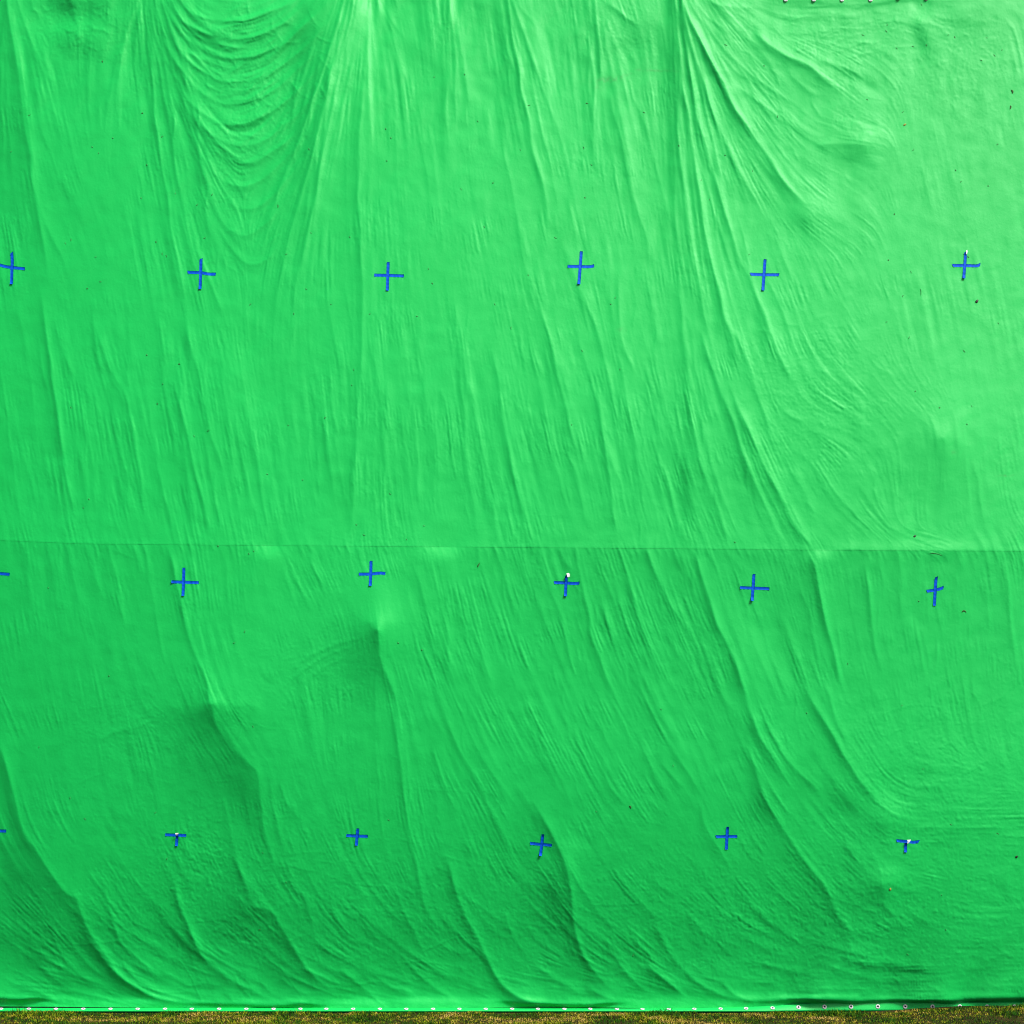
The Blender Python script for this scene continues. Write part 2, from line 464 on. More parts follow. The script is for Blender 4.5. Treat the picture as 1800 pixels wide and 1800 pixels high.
F([(990, 420), (1010, 490), (1035, 560)], .25, 8, 8)
F([(640, 120), (650, 300), (655, 450), (652, 600)], .15, 6, 6)
# ---- right, lower half of the upper panel
F([(1198, 560), (1207, 620), (1213, 690), (1222, 765), (1233, 815), (1245, 850)], .85, 10, 10)
blob(1203, 855, 14, 55, -.16)
F([(1225, 560), (1243, 617), (1266, 683), (1289, 740), (1310, 807), (1332, 860), (1350, 900), (1370, 945)], 1.05, 11, 9)
F([(1270, 560), (1300, 605), (1317, 645), (1331, 690), (1347, 735), (1365, 780)], 1.0, 10, 8)
F([(1290, 690), (1320, 767), (1343, 817), (1367, 863), (1384, 900), (1401, 930), (1428, 962)], 1.35, 10, 11, t1=.08)
F([(1228, 800), (1248, 857), (1266, 907), (1281, 950)], .65, 9, 8, t1=.1)
F([(1340, 570), (1353, 600), (1377, 643), (1394, 676)], .65, 7, 8)
F([(1390, 820), (1412, 865), (1436, 912)], .5, 7, 7)
F([(1445, 825), (1467, 865), (1500, 900), (1515, 930)], .45, 7, 7)
F([(1400, 780), (1440, 840), (1480, 900)], .25, 7, 7)
F([(1280, 900), (1300, 940), (1312, 962)], .4, 6, 6, t1=.1)
F([(1360, 700), (1400, 735), (1450, 745), (1480, 758), (1510, 772)], .35, 6, 6)
F([(1370, 725), (1420, 750), (1470, 775), (1490, 790)], .35, 5, 6)
F([(1440, 640), (1480, 665), (1510, 690)], .3, 6, 6)
F([(1575, 700), (1600, 720), (1650, 760)], .2, 7, 7)
B([(1656, 775), (1655, 830), (1652, 880), (1650, 930)], -.12, 9)
F([(1712, 800), (1720, 850), (1728, 920)], .35, 6, 6)
F([(1695, 790), (1700, 840), (1706, 890)], .25, 6, 6)
B([(1600, 860), (1598, 900), (1600, 940)], .06, 12)
B([(1430, 950), (1520, 958), (1620, 955), (1790, 958)], .12, 10, panel='u')
# ---- under the seam
blob(473, 964, 23, 19, .24, 0, 'l', 2.5)
blob(775, 966, 31, 17, .21, 0, 'l', 2.5)
B([(795, 965), (800, 995), (806, 1015)], .10, 7, t0=0)
blob(1447, 966, 23, 17, .23, 0, 'l', 2.5)
F([(290, 955), (298, 975), (307, 1005), (317, 1055), (325, 1095), (335, 1130), (350, 1165), (363, 1200), (371, 1237)], 1.3, 9, 8, t1=.05)
F([(326, 960), (334, 985), (346, 1060), (353, 1117), (361, 1170)], .5, 5, 6)
F([(255, 960), (262, 1000), (273, 1067), (283, 1133), (303, 1185)], .45, 6, 6)
F([(190, 957), (200, 1000), (213, 1067), (225, 1110)], .55, 6, 6, t0=.05)
F([(152, 957), (168, 1017), (187, 1067)], .45, 6, 6, t0=.05)
F([(84, 957), (95, 1000), (102, 1050)], .35, 6, 6, t0=.05)
F([(232, 957), (240, 985), (246, 1010)], .4, 5, 5, t0=.05)
F([(195, 958), (205, 968), (240, 985)], .5, 4, 4)
F([(120, 960), (130, 1020), (140, 1070)], .3, 6, 6, t0=.05)
F([(45, 958), (55, 1050), (65, 1150)], .25, 9, 9, t0=.05)
F([(395, 960), (400, 1020), (405, 1090), (420, 1150)], .3, 6, 6)
F([(548, 985), (557, 1010), (570, 1030)], .6, 6, 5)
F([(560, 1055), (568, 1075), (580, 1090)], .5, 5, 5)
F([(630, 960), (636, 990), (645, 1020)], .35, 7, 8, t0=.05)
F([(650, 1118), (600, 1130), (550, 1150), (505, 1180)], .5, 7, 6, record=False)
F([(640, 1130), (580, 1150), (530, 1180), (495, 1215)], .45, 6, 6, record=False)
F([(620, 1150), (570, 1172), (530, 1205)], .3, 6, 6, record=False)
# poke in the middle (663,1110)
blob(678, 1050, 14, 50, .05)
blob(632, 1175, 36, 60, -.11, 0)
blob(690, 1075, 30, 20, .07)
F([(664, 1112), (668, 1150), (678, 1185), (692, 1215), (700, 1240)], .8, 16, 9, t0=0)
F([(665, 1150), (660, 1220), (662, 1330), (669, 1430), (680, 1520)], .35, 5, 5)
F([(793, 1030), (785, 1080), (790, 1150), (800, 1200)], .4, 18, 14)
F([(868, 958), (875, 980), (884, 1005), (897, 1045), (911, 1095)], .8, 6, 6, t0=.05)
F([(822, 1040), (833, 1077), (843, 1120), (856, 1175), (870, 1215)], .65, 7, 7)
F([(838, 960), (846, 1000), (860, 1050), (875, 1095)], .4, 7, 7, t0=.05)
F([(945, 960), (952, 985), (961, 1020), (980, 1067), (993, 1120), (1004, 1165), (1015, 1200)], .75, 7, 7, t0=.05)
F([(1009, 960), (1014, 985), (1021, 1015), (1030, 1057), (1040, 1107), (1051, 1145), (1067, 1190), (1085, 1230)], 1.15, 8, 7, t0=.05)
F([(1088, 962), (1096, 985), (1104, 1020), (1120, 1080), (1140, 1130), (1153, 1168), (1170, 1205)], .95, 9, 8, t0=.05)
F([(1136, 962), (1146, 990), (1158, 1020), (1178, 1060), (1200, 1095), (1217, 1135)], .95, 8, 8, t0=.05)
F([(1047, 962), (1056, 985), (1070, 1010)], .6, 6, 6, t0=.05)
F([(982, 962), (990, 980), (1002, 1002)], .6, 6, 6, t0=.05)
F([(1180, 964), (1190, 985), (1205, 1015)], .5, 6, 6, t0=.05)
F([(1060, 1060), (1072, 1110), (1090, 1160)], .45, 7, 7)
F([(905, 1100), (920, 1150), (935, 1190)], .4, 7, 7)
F([(885, 1160), (900, 1195), (910, 1225)], .4, 6, 6)
F([(1160, 1080), (1180, 1130), (1205, 1170)], .5, 7, 7)
F([(1222, 966), (1229, 1000), (1239, 1032), (1259, 1085), (1280, 1138), (1298, 1185), (1310, 1225), (1318, 1260)], 1.6, 11, 9, t0=.08, t1=.3)
F([(1240, 966), (1255, 990), (1268, 1015)], .5, 6, 6, t0=.05)
F([(1275, 968), (1290, 985), (1305, 1005)], .4, 6, 6, t0=.05)
F([(1200, 975), (1212, 1015), (1225, 1060)], .5, 7, 7, t0=.05)
F([(1426, 972), (1434, 1000), (1441, 1042), (1448, 1078), (1458, 1120), (1468, 1165), (1479, 1208)], 1.7, 10, 8, t0=.1, t1=.15)
F([(1519, 985), (1526, 1020), (1532, 1085), (1544, 1155), (1554, 1205)], .9, 8, 7)
F([(1374, 1075), (1385, 1110), (1398, 1150), (1414, 1195), (1428, 1225)], .7, 7, 7)
F([(1405, 1020), (1418, 1070), (1433, 1130), (1448, 1185)], .6, 7, 7)
F([(1540, 970), (1548, 1000), (1560, 1040)], .4, 7, 7, t0=.05)
F([(1580, 970), (1585, 1030), (1590, 1090)], .35, 7, 7, t0=.05)
F([(1762, 968), (1769, 1010), (1779, 1100), (1788, 1190)], .8, 9, 9)
F([(1725, 970), (1735, 1040), (1740, 1120)], .35, 8, 8, t0=.05)
F([(1670, 980), (1680, 1040), (1690, 1110)], .3, 8, 8, t0=.05)
F([(1610, 1090), (1618, 1150), (1625, 1210)], .35, 8, 8)
blob(1335, 1140, 26, 70, .12, -25)
# ---- bottom left
blob(372, 1330, 55, 85, -.11)
blob(345, 1270, 36, 24, -.05)
blob(400, 1235, 60, 14, .06)
B([(300, 1246), (340, 1243), (370, 1241), (420, 1243), (460, 1243)], -.08, 6)
F([(371, 1238), (380, 1273), (406, 1308), (440, 1343), (453, 1362), (460, 1417), (470, 1477), (483, 1527), (497, 1555)], .70, 13, 9, t0=.05)
blob(425, 1390, 26, 50, -.16, -8)
F([(398, 1290), (420, 1330), (440, 1352)], .4, 7, 7)
F([(475, 1360), (480, 1410), (490, 1460), (505, 1510)], .6, 6, 6)
F([(487, 1367), (507, 1417), (540, 1453)], .45, 8, 7)
F([(395, 1400), (405, 1470), (425, 1540), (440, 1590)], .45, 9, 9)
F([(410, 1500), (428, 1550), (455, 1600)], .5, 9, 8)
F([(-20, 1270), (0, 1320), (20, 1387), (40, 1460), (60, 1492), (87, 1533), (112, 1567), (133, 1582), (145, 1613), (163, 1648), (187, 1683), (215, 1718), (247, 1741), (285, 1757), (340, 1765)], .95, 20, 10, t0=.1, t1=.1)
F([(140, 1620), (163, 1662), (190, 1696), (220, 1726), (255, 1746), (300, 1758), (340, 1764)], 1.5, 10, 7, t0=.35, t1=.2)
blob(50, 1570, 45, 80, -.14, -25)
blob(40, 1680, 90, 60, -.10)
F([(211, 1697), (231, 1716), (258, 1731), (298, 1749), (355, 1762)], 1.4, 7, 7, t0=.1)
F([(165, 1540), (180, 1555), (190, 1587), (200, 1627), (214, 1660), (240, 1683), (267, 1707), (295, 1728)], .8, 8, 7)
F([(240, 1690), (275, 1700), (310, 1720), (345, 1740)], .5, 5, 5)
F([(110, 1640), (135, 1670), (160, 1700), (195, 1725)], .7, 7, 7)
F([(90, 1640), (110, 1680), (140, 1715), (180, 1740)], .6, 7, 7)
F([(60, 1690), (90, 1715), (125, 1738), (165, 1752), (200, 1760)], .7, 6, 6)
F([(0, 1715), (30, 1730), (70, 1748), (105, 1757)], .5, 5, 6)
F([(20, 1620), (50, 1650), (90, 1690)], .4, 7, 7)
F([(295, 1530), (307, 1555), (314, 1587), (330, 1627), (347, 1665), (367, 1695), (392, 1714), (418, 1730), (442, 1741), (470, 1754), (505, 1763)], 1.15, 11, 9)
F([(297, 1630), (320, 1653), (350, 1690)], .5, 6, 6)
F([(210, 1560), (230, 1600), (255, 1640)], .4, 9, 8)
F([(400, 1560), (440, 1590), (478, 1602), (494, 1631), (513, 1662), (534, 1694), (560, 1722), (585, 1741), (610, 1756)], .85, 16, 9, t0=.25)
blob(425, 1622, 55, 36, -.09, 10)
F([(500, 1500), (518, 1558), (533, 1575), (547, 1617), (555, 1650)], .6, 9, 8)
F([(490, 1715), (520, 1740), (550, 1752)], .6, 6, 6)
F([(455, 1720), (480, 1745), (515, 1760)], .5, 6, 6)
F([(575, 1560), (590, 1610), (610, 1650)], .35, 8, 7)
F([(233, 1268), (250, 1260), (273, 1258)], .45, 4, 4, record=False)
F([(170, 1310), (185, 1295), (205, 1285), (240, 1278), (285, 1258)], .55, 6, 5, record=False)
F([(187, 1278), (215, 1290), (250, 1302)], .5, 3.5, 3.5, record=False)
F([(335, 1490), (350, 1500), (365, 1510)], .5, 4, 4, record=False)
F([(330, 1515), (345, 1530), (365, 1525)], .4, 4, 5, record=False)
F([(310, 1500), (325, 1540), (345, 1575)], .4, 6, 6)
# ---- bottom middle
F([(690, 1220), (703, 1333), (710, 1400), (720, 1467), (730, 1517), (740, 1563), (753, 1607), (774, 1645)], .8, 11, 8)
F([(760, 1300), (777, 1367), (793, 1407), (808, 1436)], .6, 10, 7)
F([(770, 1215), (776, 1240), (788, 1273), (807, 1317), (827, 1350), (843, 1377), (867, 1433), (893, 1483), (912, 1525)], .75, 11, 8)
F([(825, 1242), (846, 1287), (867, 1333), (889, 1368)], .55, 7, 6)
F([(905, 1375), (920, 1402), (936, 1430), (950, 1470)], .6, 6, 6)
F([(930, 1270), (950, 1320), (975, 1370), (985, 1400)], .4, 7, 7)
F([(855, 1410), (880, 1450), (900, 1500)], .4, 7, 7)
F([(935, 1400), (950, 1430), (970, 1467), (992, 1515), (1004, 1575), (1011, 1633), (1024, 1676), (1044, 1706), (1075, 1737), (1110, 1761)], 1.0, 14, 9, t0=.12)
blob(1010, 1490, 20, 30, .12)
blob(975, 1590, 30, 40, -.14)
F([(780, 1500), (800, 1565), (817, 1610), (839, 1652), (857, 1690), (874, 1720), (894, 1742), (922, 1759), (965, 1767), (1020, 1769)], 1.3, 13, 9, t0=.12, t1=.1)
F([(690, 1550), (697, 1567), (711, 1607), (731, 1648), (750, 1690)], .5, 9, 7)
F([(700, 1673), (733, 1710), (767, 1737), (810, 1763)], .6, 7, 7)
F([(596, 1702), (620, 1722), (642, 1740), (670, 1760)], 1.0, 9, 7, t0=.1)
F([(630, 1690), (665, 1720), (705, 1745), (745, 1760)], .6, 6, 6)
F([(917, 1547), (940, 1553), (962, 1560), (993, 1570)], .55, 4, 4)
F([(697, 1535), (715, 1548), (735, 1560)], .45, 4, 4)
F([(1055, 1335), (1073, 1380), (1105, 1425)], .55, 7, 6)
F([(1130, 1340), (1138, 1370)], .4, 6, 6)
F([(1160, 1335), (1180, 1360), (1205, 1388)], .55, 7, 6)
F([(1085, 1250), (1100, 1290), (1125, 1330)], .4, 7, 7)
F([(1135, 1200), (1155, 1250), (1180, 1295)], .4, 7, 7)
F([(1130, 1693), (1150, 1705), (1170, 1724), (1203, 1752)], 1.1, 9, 8)
F([(1145, 1620), (1160, 1640), (1175, 1668), (1205, 1710)], .75, 9, 8)
F([(1110, 1640), (1130, 1670), (1155, 1695)], .5, 8, 7)
F([(1060, 1640), (1080, 1680), (1110, 1720), (1150, 1750)], .6, 8, 8)
F([(1025, 1730), (1060, 1750), (1090, 1762)], .7, 6, 6)
F([(930, 1680), (960, 1710), (1000, 1735), (1030, 1755)], .6, 9, 8)
F([(880, 1590), (900, 1640), (930, 1690)], .4, 10, 9)
F([(1145, 1540), (1165, 1560), (1200, 1580)], .5, 6, 6)
F([(740, 1580), (770, 1630), (790, 1660)], .3, 8, 8)
F([(820, 1470), (835, 1530), (855, 1580)], .35, 10, 9)
# ---- bottom right
F([(1306, 1215), (1318, 1253), (1333, 1290), (1353, 1323), (1371, 1352), (1396, 1390)], 1.2, 12, 8, t0=.35)
F([(1340, 1250), (1367, 1310), (1393, 1347), (1427, 1380), (1458, 1404)], 1.1, 9, 7)
F([(1308, 1290), (1330, 1360), (1350, 1413), (1373, 1447), (1394, 1484), (1421, 1518), (1447, 1553), (1464, 1590), (1484, 1624), (1512, 1657)], 1.15, 13, 9)
blob(1335, 1420, 22, 30, -.12)
F([(1408, 1190), (1433, 1240), (1453, 1273), (1473, 1308), (1493, 1340), (1514, 1377), (1543, 1411), (1565, 1435)], 1.3, 13, 9)
F([(1447, 1195), (1463, 1243), (1478, 1280), (1500, 1320)], .8, 8, 8)
F([(1420, 1300), (1450, 1350), (1480, 1395), (1520, 1440)], .7, 12, 9)
blob(1562, 1412, 32, 20, .18, 30)
blob(1540, 1455, 34, 18, -.07, 20)
blob(1490, 1410, 26, 26, -.12, 30)
F([(1555, 1425), (1590, 1440), (1620, 1450)], .6, 6, 8)
F([(1595, 1461), (1640, 1456), (1720, 1454), (1770, 1452)], .8, 5, 5)
F([(1545, 1448), (1570, 1447), (1600, 1456)], .5, 5, 5)
F([(1620, 1482), (1680, 1487), (1740, 1492)], .35, 4, 4)
F([(1615, 1475), (1670, 1470), (1720, 1468)], .35, 4, 4)
F([(1610, 1430), (1680, 1425), (1760, 1428)], .3, 7, 7)
F([(1480, 1475), (1492, 1490), (1512, 1518), (1540, 1545)], .75, 10, 8)
F([(1530, 1500), (1545, 1525), (1555, 1545)], .5, 7, 7)
blob(1545, 1575, 28, 20, -.09)
blob(1560, 1530, 24, 14, .10)
F([(1575, 1566), (1605, 1566), (1640, 1571)], .6, 4, 4)
F([(1585, 1577), (1615, 1580), (1650, 1592)], .5, 5, 5)
F([(1545, 1580), (1560, 1597), (1584, 1622), (1612, 1640)], .7, 10, 8)
F([(1590, 1590), (1610, 1610), (1640, 1622)], .5, 7, 7)
F([(1440, 1570), (1470, 1610), (1500, 1640), (1530, 1650)], .5, 8, 7)
F([(1335, 1500), (1350, 1530), (1370, 1560)], .5, 6, 6)
F([(1400, 1520), (1430, 1545), (1450, 1560)], .5, 5, 5)
F([(1300, 1560), (1330, 1600), (1380, 1640), (1420, 1665)], .45, 9, 8)
F([(1225, 1400), (1240, 1450), (1270, 1500), (1300, 1550)], .5, 10, 9)
F([(1210, 1300), (1225, 1340), (1245, 1400)], .35, 10, 9)
F([(1200, 1600), (1240, 1640), (1290, 1680)], .45, 9, 8)
F([(1480, 1640), (1500, 1665), (1530, 1680)], .4, 6, 6)
F([(1195, 1700), (1227, 1730), (1257, 1747), (1300, 1758), (1360, 1763)], 1.1, 9, 8, t0=.1)
F([(1262, 1722), (1287, 1746), (1330, 1760)], .8, 7, 7)
F([(1240, 1690), (1280, 1712), (1330, 1725), (1380, 1730)], .4, 7, 7)
F([(1560, 1712), (1640, 1718), (1720, 1712)], .3, 6, 6)
F([(1470, 1700), (1540, 1690), (1600, 1696)], .3, 6, 6)
F([(1400, 1690), (1440, 1680), (1480, 1690)], .3, 5, 5)
F([(1640, 1650), (1720, 1655), (1790, 1645)], .25, 8, 8)
F([(1580, 1390), (1640, 1380), (1720, 1388)], .2, 9, 9)
# ---- soft pleats fanning down from the points the top edge hangs from
def fan(gx0, a0, a1, n, lr, k, end=7, bend=1.0):
    for i in range(n):
        a = a0 + (a1 - a0) * (i + random.uniform(.1, .9)) / n
        L = random.uniform(*lr); m = 9
        x, y = gx0 + random.uniform(-6, 6), -40.0
        start = random.uniform(0, .25)
        pts = []
        for j in range(m):
            t = j / (m - 1)
            if t >= start - .01: pts.append((x, y))
            b = R(a + (end - a) * min(1, t * bend))
            x += L / m * math.sin(b); y += L / m * math.cos(b)
        kk = k * random.uniform(.5, 1.2)
        w = random.uniform(4.5, 8)
        stroke(pts, -.30 * kk, w * 1.15, .24 * kk, w, soft=2.2, t0=.08, t1=.45, ws=.55)
fan(12, -6, 32, 9, (250, 620), .42)
fan(262, -30, 8, 9, (150, 420), .36, end=2)
fan(266, 4, 26, 7, (350, 800), .45, end=8)
fan(608, -30, -4, 10, (300, 750), .45, end=-3)
fan(650, -4, 26, 8, (200, 600), .34, end=4)
fan(790, -8, 14, 6, (200, 600), .34, end=6)
fan(886, -6, 24, 8, (250, 700), .42, end=10)
fan(1040, -8, 24, 8, (250, 650), .40, end=9)
fan(1192, -8, 16, 9, (400, 900), .50, end=10)
fan(1196, 16, 56, 9, (250, 480), .40, end=30)
for i in range(46):                         # and the long slack pleats that reach the seam
    x = random.uniform(-20, 1400); y = random.uniform(420, 720); L = random.uniform(160, 420)
    s0 = math.tan(R(3 + 9 * min(1, max(0, x) / 1200) + random.uniform(-2, 3)))
    e = min(L, 940 - y)
    kk = random.uniform(.2, .48); w = random.uniform(4, 8)
    stroke([(x, y), (x + s0 * e * .35, y + e * .35), (x + s0 * e * .75, y + e * .7), (x + s0 * e * 1.2, y + e)], -.30 * kk, w * 1.1, .24 * kk, w, soft=2.2, t0=.4, t1=.3)
for i in range(44):                         # below the seam they swing to the right
    x = random.uniform(680, 1330); y = random.uniform(965, 1330); L = random.uniform(110, 300)
    a = 14 + (y - 965) / 365 * 12 + random.uniform(-3, 3)
    pts = []
    for j in range(6):
        pts.append((x, y)); x += L / 5 * math.sin(R(a)); y += L / 5 * math.cos(R(a)); a += random.uniform(1, 5)
    kk = random.uniform(.22, .5); w = random.uniform(4, 8)
    stroke(pts, -.30 * kk, w * 1.1, .24 * kk, w, soft=2.0, t0=.35, t1=.35)
for i in range(60):                         # and flatten out along the ground
    x = random.uniform(-60, 1500); y = random.uniform(1480, 1690); L = random.uniform(110, 280)
    a = 28 + (y - 1480) / 210 * 26 + random.uniform(-5, 5) + max(0, x - 1100) / 20
    pts = []
    for j in range(7):
        pts.append((x, min(y, 1762))); x += L / 6 * math.sin(R(a)); y += L / 6 * math.cos(R(a)); a += random.uniform(2, 8)
    kk = random.uniform(.25, .6); w = random.uniform(4, 8)
    stroke(pts, -.32 * kk, w * 1.1, .26 * kk, w, soft=1.8, t0=.35, t1=.35)

# ---- foot of the cloth: it turns out over the ground, with a shaded line under the roll
B([(-250, 1748), (0, 1750), (60, 1753), (130, 1756), (200, 1760)], .38, 7, t0=0, t1=.3)
B([(-250, 1752), (0, 1757), (60, 1759), (150, 1763)], -2.2, 3.2, t0=0, t1=.35)
B([(150, 1760), (300, 1760), (420, 1760), (560, 1762), (700, 1763)], .34, 6)
B([(300, 1766), (430, 1768), (600, 1768)], -1.5, 2.6)
B([(860, 1762), (960, 1767), (1020, 1768), (1130, 1766)], -1.6, 2.6)
B([(560, 1758), (700, 1759), (860, 1758), (1000, 1760), (1150, 1762), (1250, 1762)], .34, 7)
B([(1250, 1756), (1330, 1752), (1400, 1751), (1500, 1752), (1650, 1752), (1800, 1748), (2050, 1745)], .42, 7, t1=0)
B([(1290, 1762), (1380, 1761), (1500, 1763), (1650, 1762), (1800, 1759), (2050, 1757)], -2.6, 3.2, t1=0)
B([(1330, 1767), (1450, 1768), (1650, 1767), (1800, 1764), (2050, 1762)], .3, 3, t1=0)

# ---- pokes: points where the frame behind pushes the cloth out
HADD = np.zeros((NY, NX))
def poke(x, y, h, r, ax=1.0, e=1.0):
    d = np.sqrt(((GX - x) / ax)**2 + (GY - y)**2 + 4.0)
    HADD[:] += h * np.exp(-(d / r)**e)
poke(664, 1108, .066, 75, .9, .85)
poke(371, 1237, .070, 80, 1.1, .85)
poke(1656, 770, .062, 80, 1.0, .85)
poke(1517, 253, .020, 30, 1.2, .9)
poke(1550, 1555, .030, 34, 1.2, .9)
poke(307, 1243, .008, 14); poke(420, 1241, .006, 12); poke(450, 1243, .007, 12); poke(648, 1094, .006, 10)

# ---- broad light and dark of the cloth (how far each stretch leans to or from the sky)
TONE_Y = [-40, 50, 300, 600, 850, 940, 1000, 1300, 1500, 1650, 1730, 1776]
TONE_X = [-200, 0, 250, 640, 900, 1300, 1700, 2000]
TONE_G = np.array([
    [205, 206, 212, 234, 228, 228, 226, 226],
    [205, 206, 214, 233, 228, 230, 228, 228],
    [204, 205, 218, 219, 226, 229, 230, 230],
    [208, 209, 211, 215, 222, 228, 230, 230],
    [203, 203, 205, 207, 209, 215, 226, 226],
    [204, 204, 206, 210, 211, 217, 224, 224],
    [192, 193, 197, 203, 199, 200, 205, 205],
    [185, 187, 186, 196, 198, 202, 207, 207],
    [168, 170, 178, 185, 184, 188, 192, 192],
    [158, 160, 168, 174, 176, 178, 184, 184],
    [172, 172, 178, 184, 188, 186, 184, 184],
    [190, 190, 195, 200, 200, 196, 190, 190]], float)
def srgb2lin(v):
    v = v / 255.0
    return np.where(v < 0.04045, v / 12.92, ((v + 0.055) / 1.055)**2.4)
def smooth_interp(xs, vals, q):
    # piecewise smooth, vals along axis 0
    xs = np.array(xs, float)
    i = np.clip(np.searchsorted(xs, q) - 1, 0, len(xs) - 2)
    t = np.clip((q - xs[i]) / (xs[i + 1] - xs[i]), 0, 1)
    return vals[i] * (1 - t)[:, None] + vals[i + 1] * t[:, None]
T0 = np.log(srgb2lin(TONE_G))
T0u = smooth_interp(TONE_X, smooth_interp(TONE_Y, T0, np.minimum(gy, 940)).T, gx).T
T0l = smooth_interp(TONE_X, smooth_interp(TONE_Y, T0, np.maximum(gy, 1000)).T, gx).T
T0 = np.where(UPPER, T0u, T0l)
T0 -= T0.mean()
TONE_GAIN = 0.81

# ---- direction of the folds, for the fine wrinkles that run along them
def gauss1(n_sigma):
    k = np.arange(-int(3 * n_sigma), int(3 * n_sigma) + 1)
    g = np.exp(-0.5 * (k / n_sigma)**2)
    return g / g.sum()
def blur(a, sg):
    g = gauss1(sg); r = len(g) // 2
    a = np.pad(a, r, mode='edge')
    f = np.fft.rfft2(a)
    ky = np.fft.fftfreq(a.shape[0])[:, None]; kx = np.fft.rfftfreq(a.shape[1])[None, :]
    f *= np.exp(-2 * (math.pi * sg)**2 * (kx * kx + ky * ky))
    out = np.fft.irfft2(f, a.shape)
    return out[r:-r, r:-r]
CG = 12.0
cnx, cny = int((X1 - X0) / CG) + 1, int((Y1 - Y0) / CG) + 1
c2 = np.zeros((cny, cnx)); s2 = np.zeros((cny, cnx)); wt = np.zeros((cny, cnx))
for p, t, a in ORIENT:
    ix = np.clip(((p[:, 0] - X0) / CG).astype(int), 0, cnx - 1)
    iy = np.clip(((p[:, 1] - Y0) / CG).astype(int), 0, cny - 1)
    th = np.arctan2(t[:, 1], t[:, 0])
    np.add.at(c2, (iy, ix), a * np.cos(2 * th)); np.add.at(s2, (iy, ix), a * np.sin(2 * th)); np.add.at(wt, (iy, ix), a)
c2n, s2n = blur(c2, 3.0), blur(s2, 3.0)
pr = R(78)
c2w, s2w = c2n + 0.004 * math.cos(2 * pr), s2n + 0.004 * math.sin(2 * pr)
TH = 0.5 * np.arctan2(s2w, c2w)
def up(a):
    fx = (gx - X0) / CG; fy = (gy - Y0) / CG
    ix = np.clip(fx.astype(int), 0, cnx - 2); iy = np.clip(fy.astype(int), 0, cny - 2)
    tx = (fx - ix)[None, :]; ty = (fy - iy)[:, None]
    return (a[np.ix_(iy, ix)] * (1 - tx) * (1 - ty) + a[np.ix_(iy, ix + 1)] * tx * (1 - ty)
            + a[np.ix_(iy + 1, ix)] * (1 - tx) * ty + a[np.ix_(iy + 1, ix + 1)] * tx * ty)
TH2 = np.arctan2(up(np.sin(2 * TH)), up(np.cos(2 * TH)))
ux, uy = np.cos(TH2 / 2), np.sin(TH2 / 2)
flip = np.where(uy < 0, -1, 1); ux = ux * flip; uy = uy * flip

def lic(noise, steps, st=1.5):
    acc = noise.copy()
    iy0, ix0 = np.mgrid[0:NY, 0:NX].astype(float)
    for sgn in (1, -1):
        px, py = ix0.copy(), iy0.copy()
        for _ in range(steps):
            jx = np.clip(px.astype(int), 0, NX - 1); jy = np.clip(py.astype(int), 0, NY - 1)
            px += sgn * st * ux[jy, jx]; py += sgn * st * uy[jy, jx]
            acc += noise[np.clip(py.astype(int), 0, NY - 1), np.clip(px.astype(int), 0, NX - 1)]
    acc -= acc.mean()
    return acc / acc.std()
def bandnoise(lo, hi):
    """noise with wavelengths lo..hi pixels"""
    f = np.fft.rfft2(rng.standard_normal((NY, NX)))
    k = np.hypot(np.fft.fftfreq(NY)[:, None], np.fft.rfftfreq(NX)[None, :]) / GP
    f *= np.exp(-(k * lo)**2) * (1 - np.exp(-(k * hi)**2))
    n = np.fft.irfft2(f, (NY, NX))
    return n / n.std()

wr1 = lic(bandnoise(6, 20), 26)
wr2 = lic(bandnoise(3.4, 9), 13)
wr0 = lic(bandnoise(12, 44), 70)
patch = np.clip(0.50 + 0.70 * bandnoise(80, 350), 0.05, 2.0)
patch2 = np.clip(0.5 + 0.7 * bandnoise(50, 220), 0.05, 2.0)
# how wrinkled each stretch is
WR = np.ones((NY, NX)) * 0.55
def area(cx, cy, rx, ry, a):
    WR[:] += a * np.exp(-((GX - cx) / rx)**2 - ((GY - cy) / ry)**2)
area(430, 200, 130, 220, .9); area(1330, 200, 150, 250, .5); area(1000, 1120, 300, 160, .7)
area(150, 1650, 250, 110, .25); area(800, 1600, 400, 130, .4); area(1400, 700, 120, 200, .6)
area(1380, 1450, 200, 200, .4); area(1720, 300, 150, 350, -.4); area(820, 200, 90, 150, -.3); area(150, 400, 90, 250, -.2)
area(900, 800, 350, 130, .45); area(300, 780, 200, 130, .3); area(200, 1150, 150, 120, -.25)
S += 0.034 * wr0 * np.clip(.4 + .8 * bandnoise(120, 500), .1, 1.6)
S += 0.032 * wr1 * np.clip(patch * WR, 0, 1.3) + 0.040 * wr2 * np.clip(patch2 * WR, 0, 1.3)
iso = bandnoise(6, 22)
S += 0.012 * iso * patch + 0.008 * bandnoise(3.5, 8) * patch2
S += 0.022 * bandnoise(25, 90)
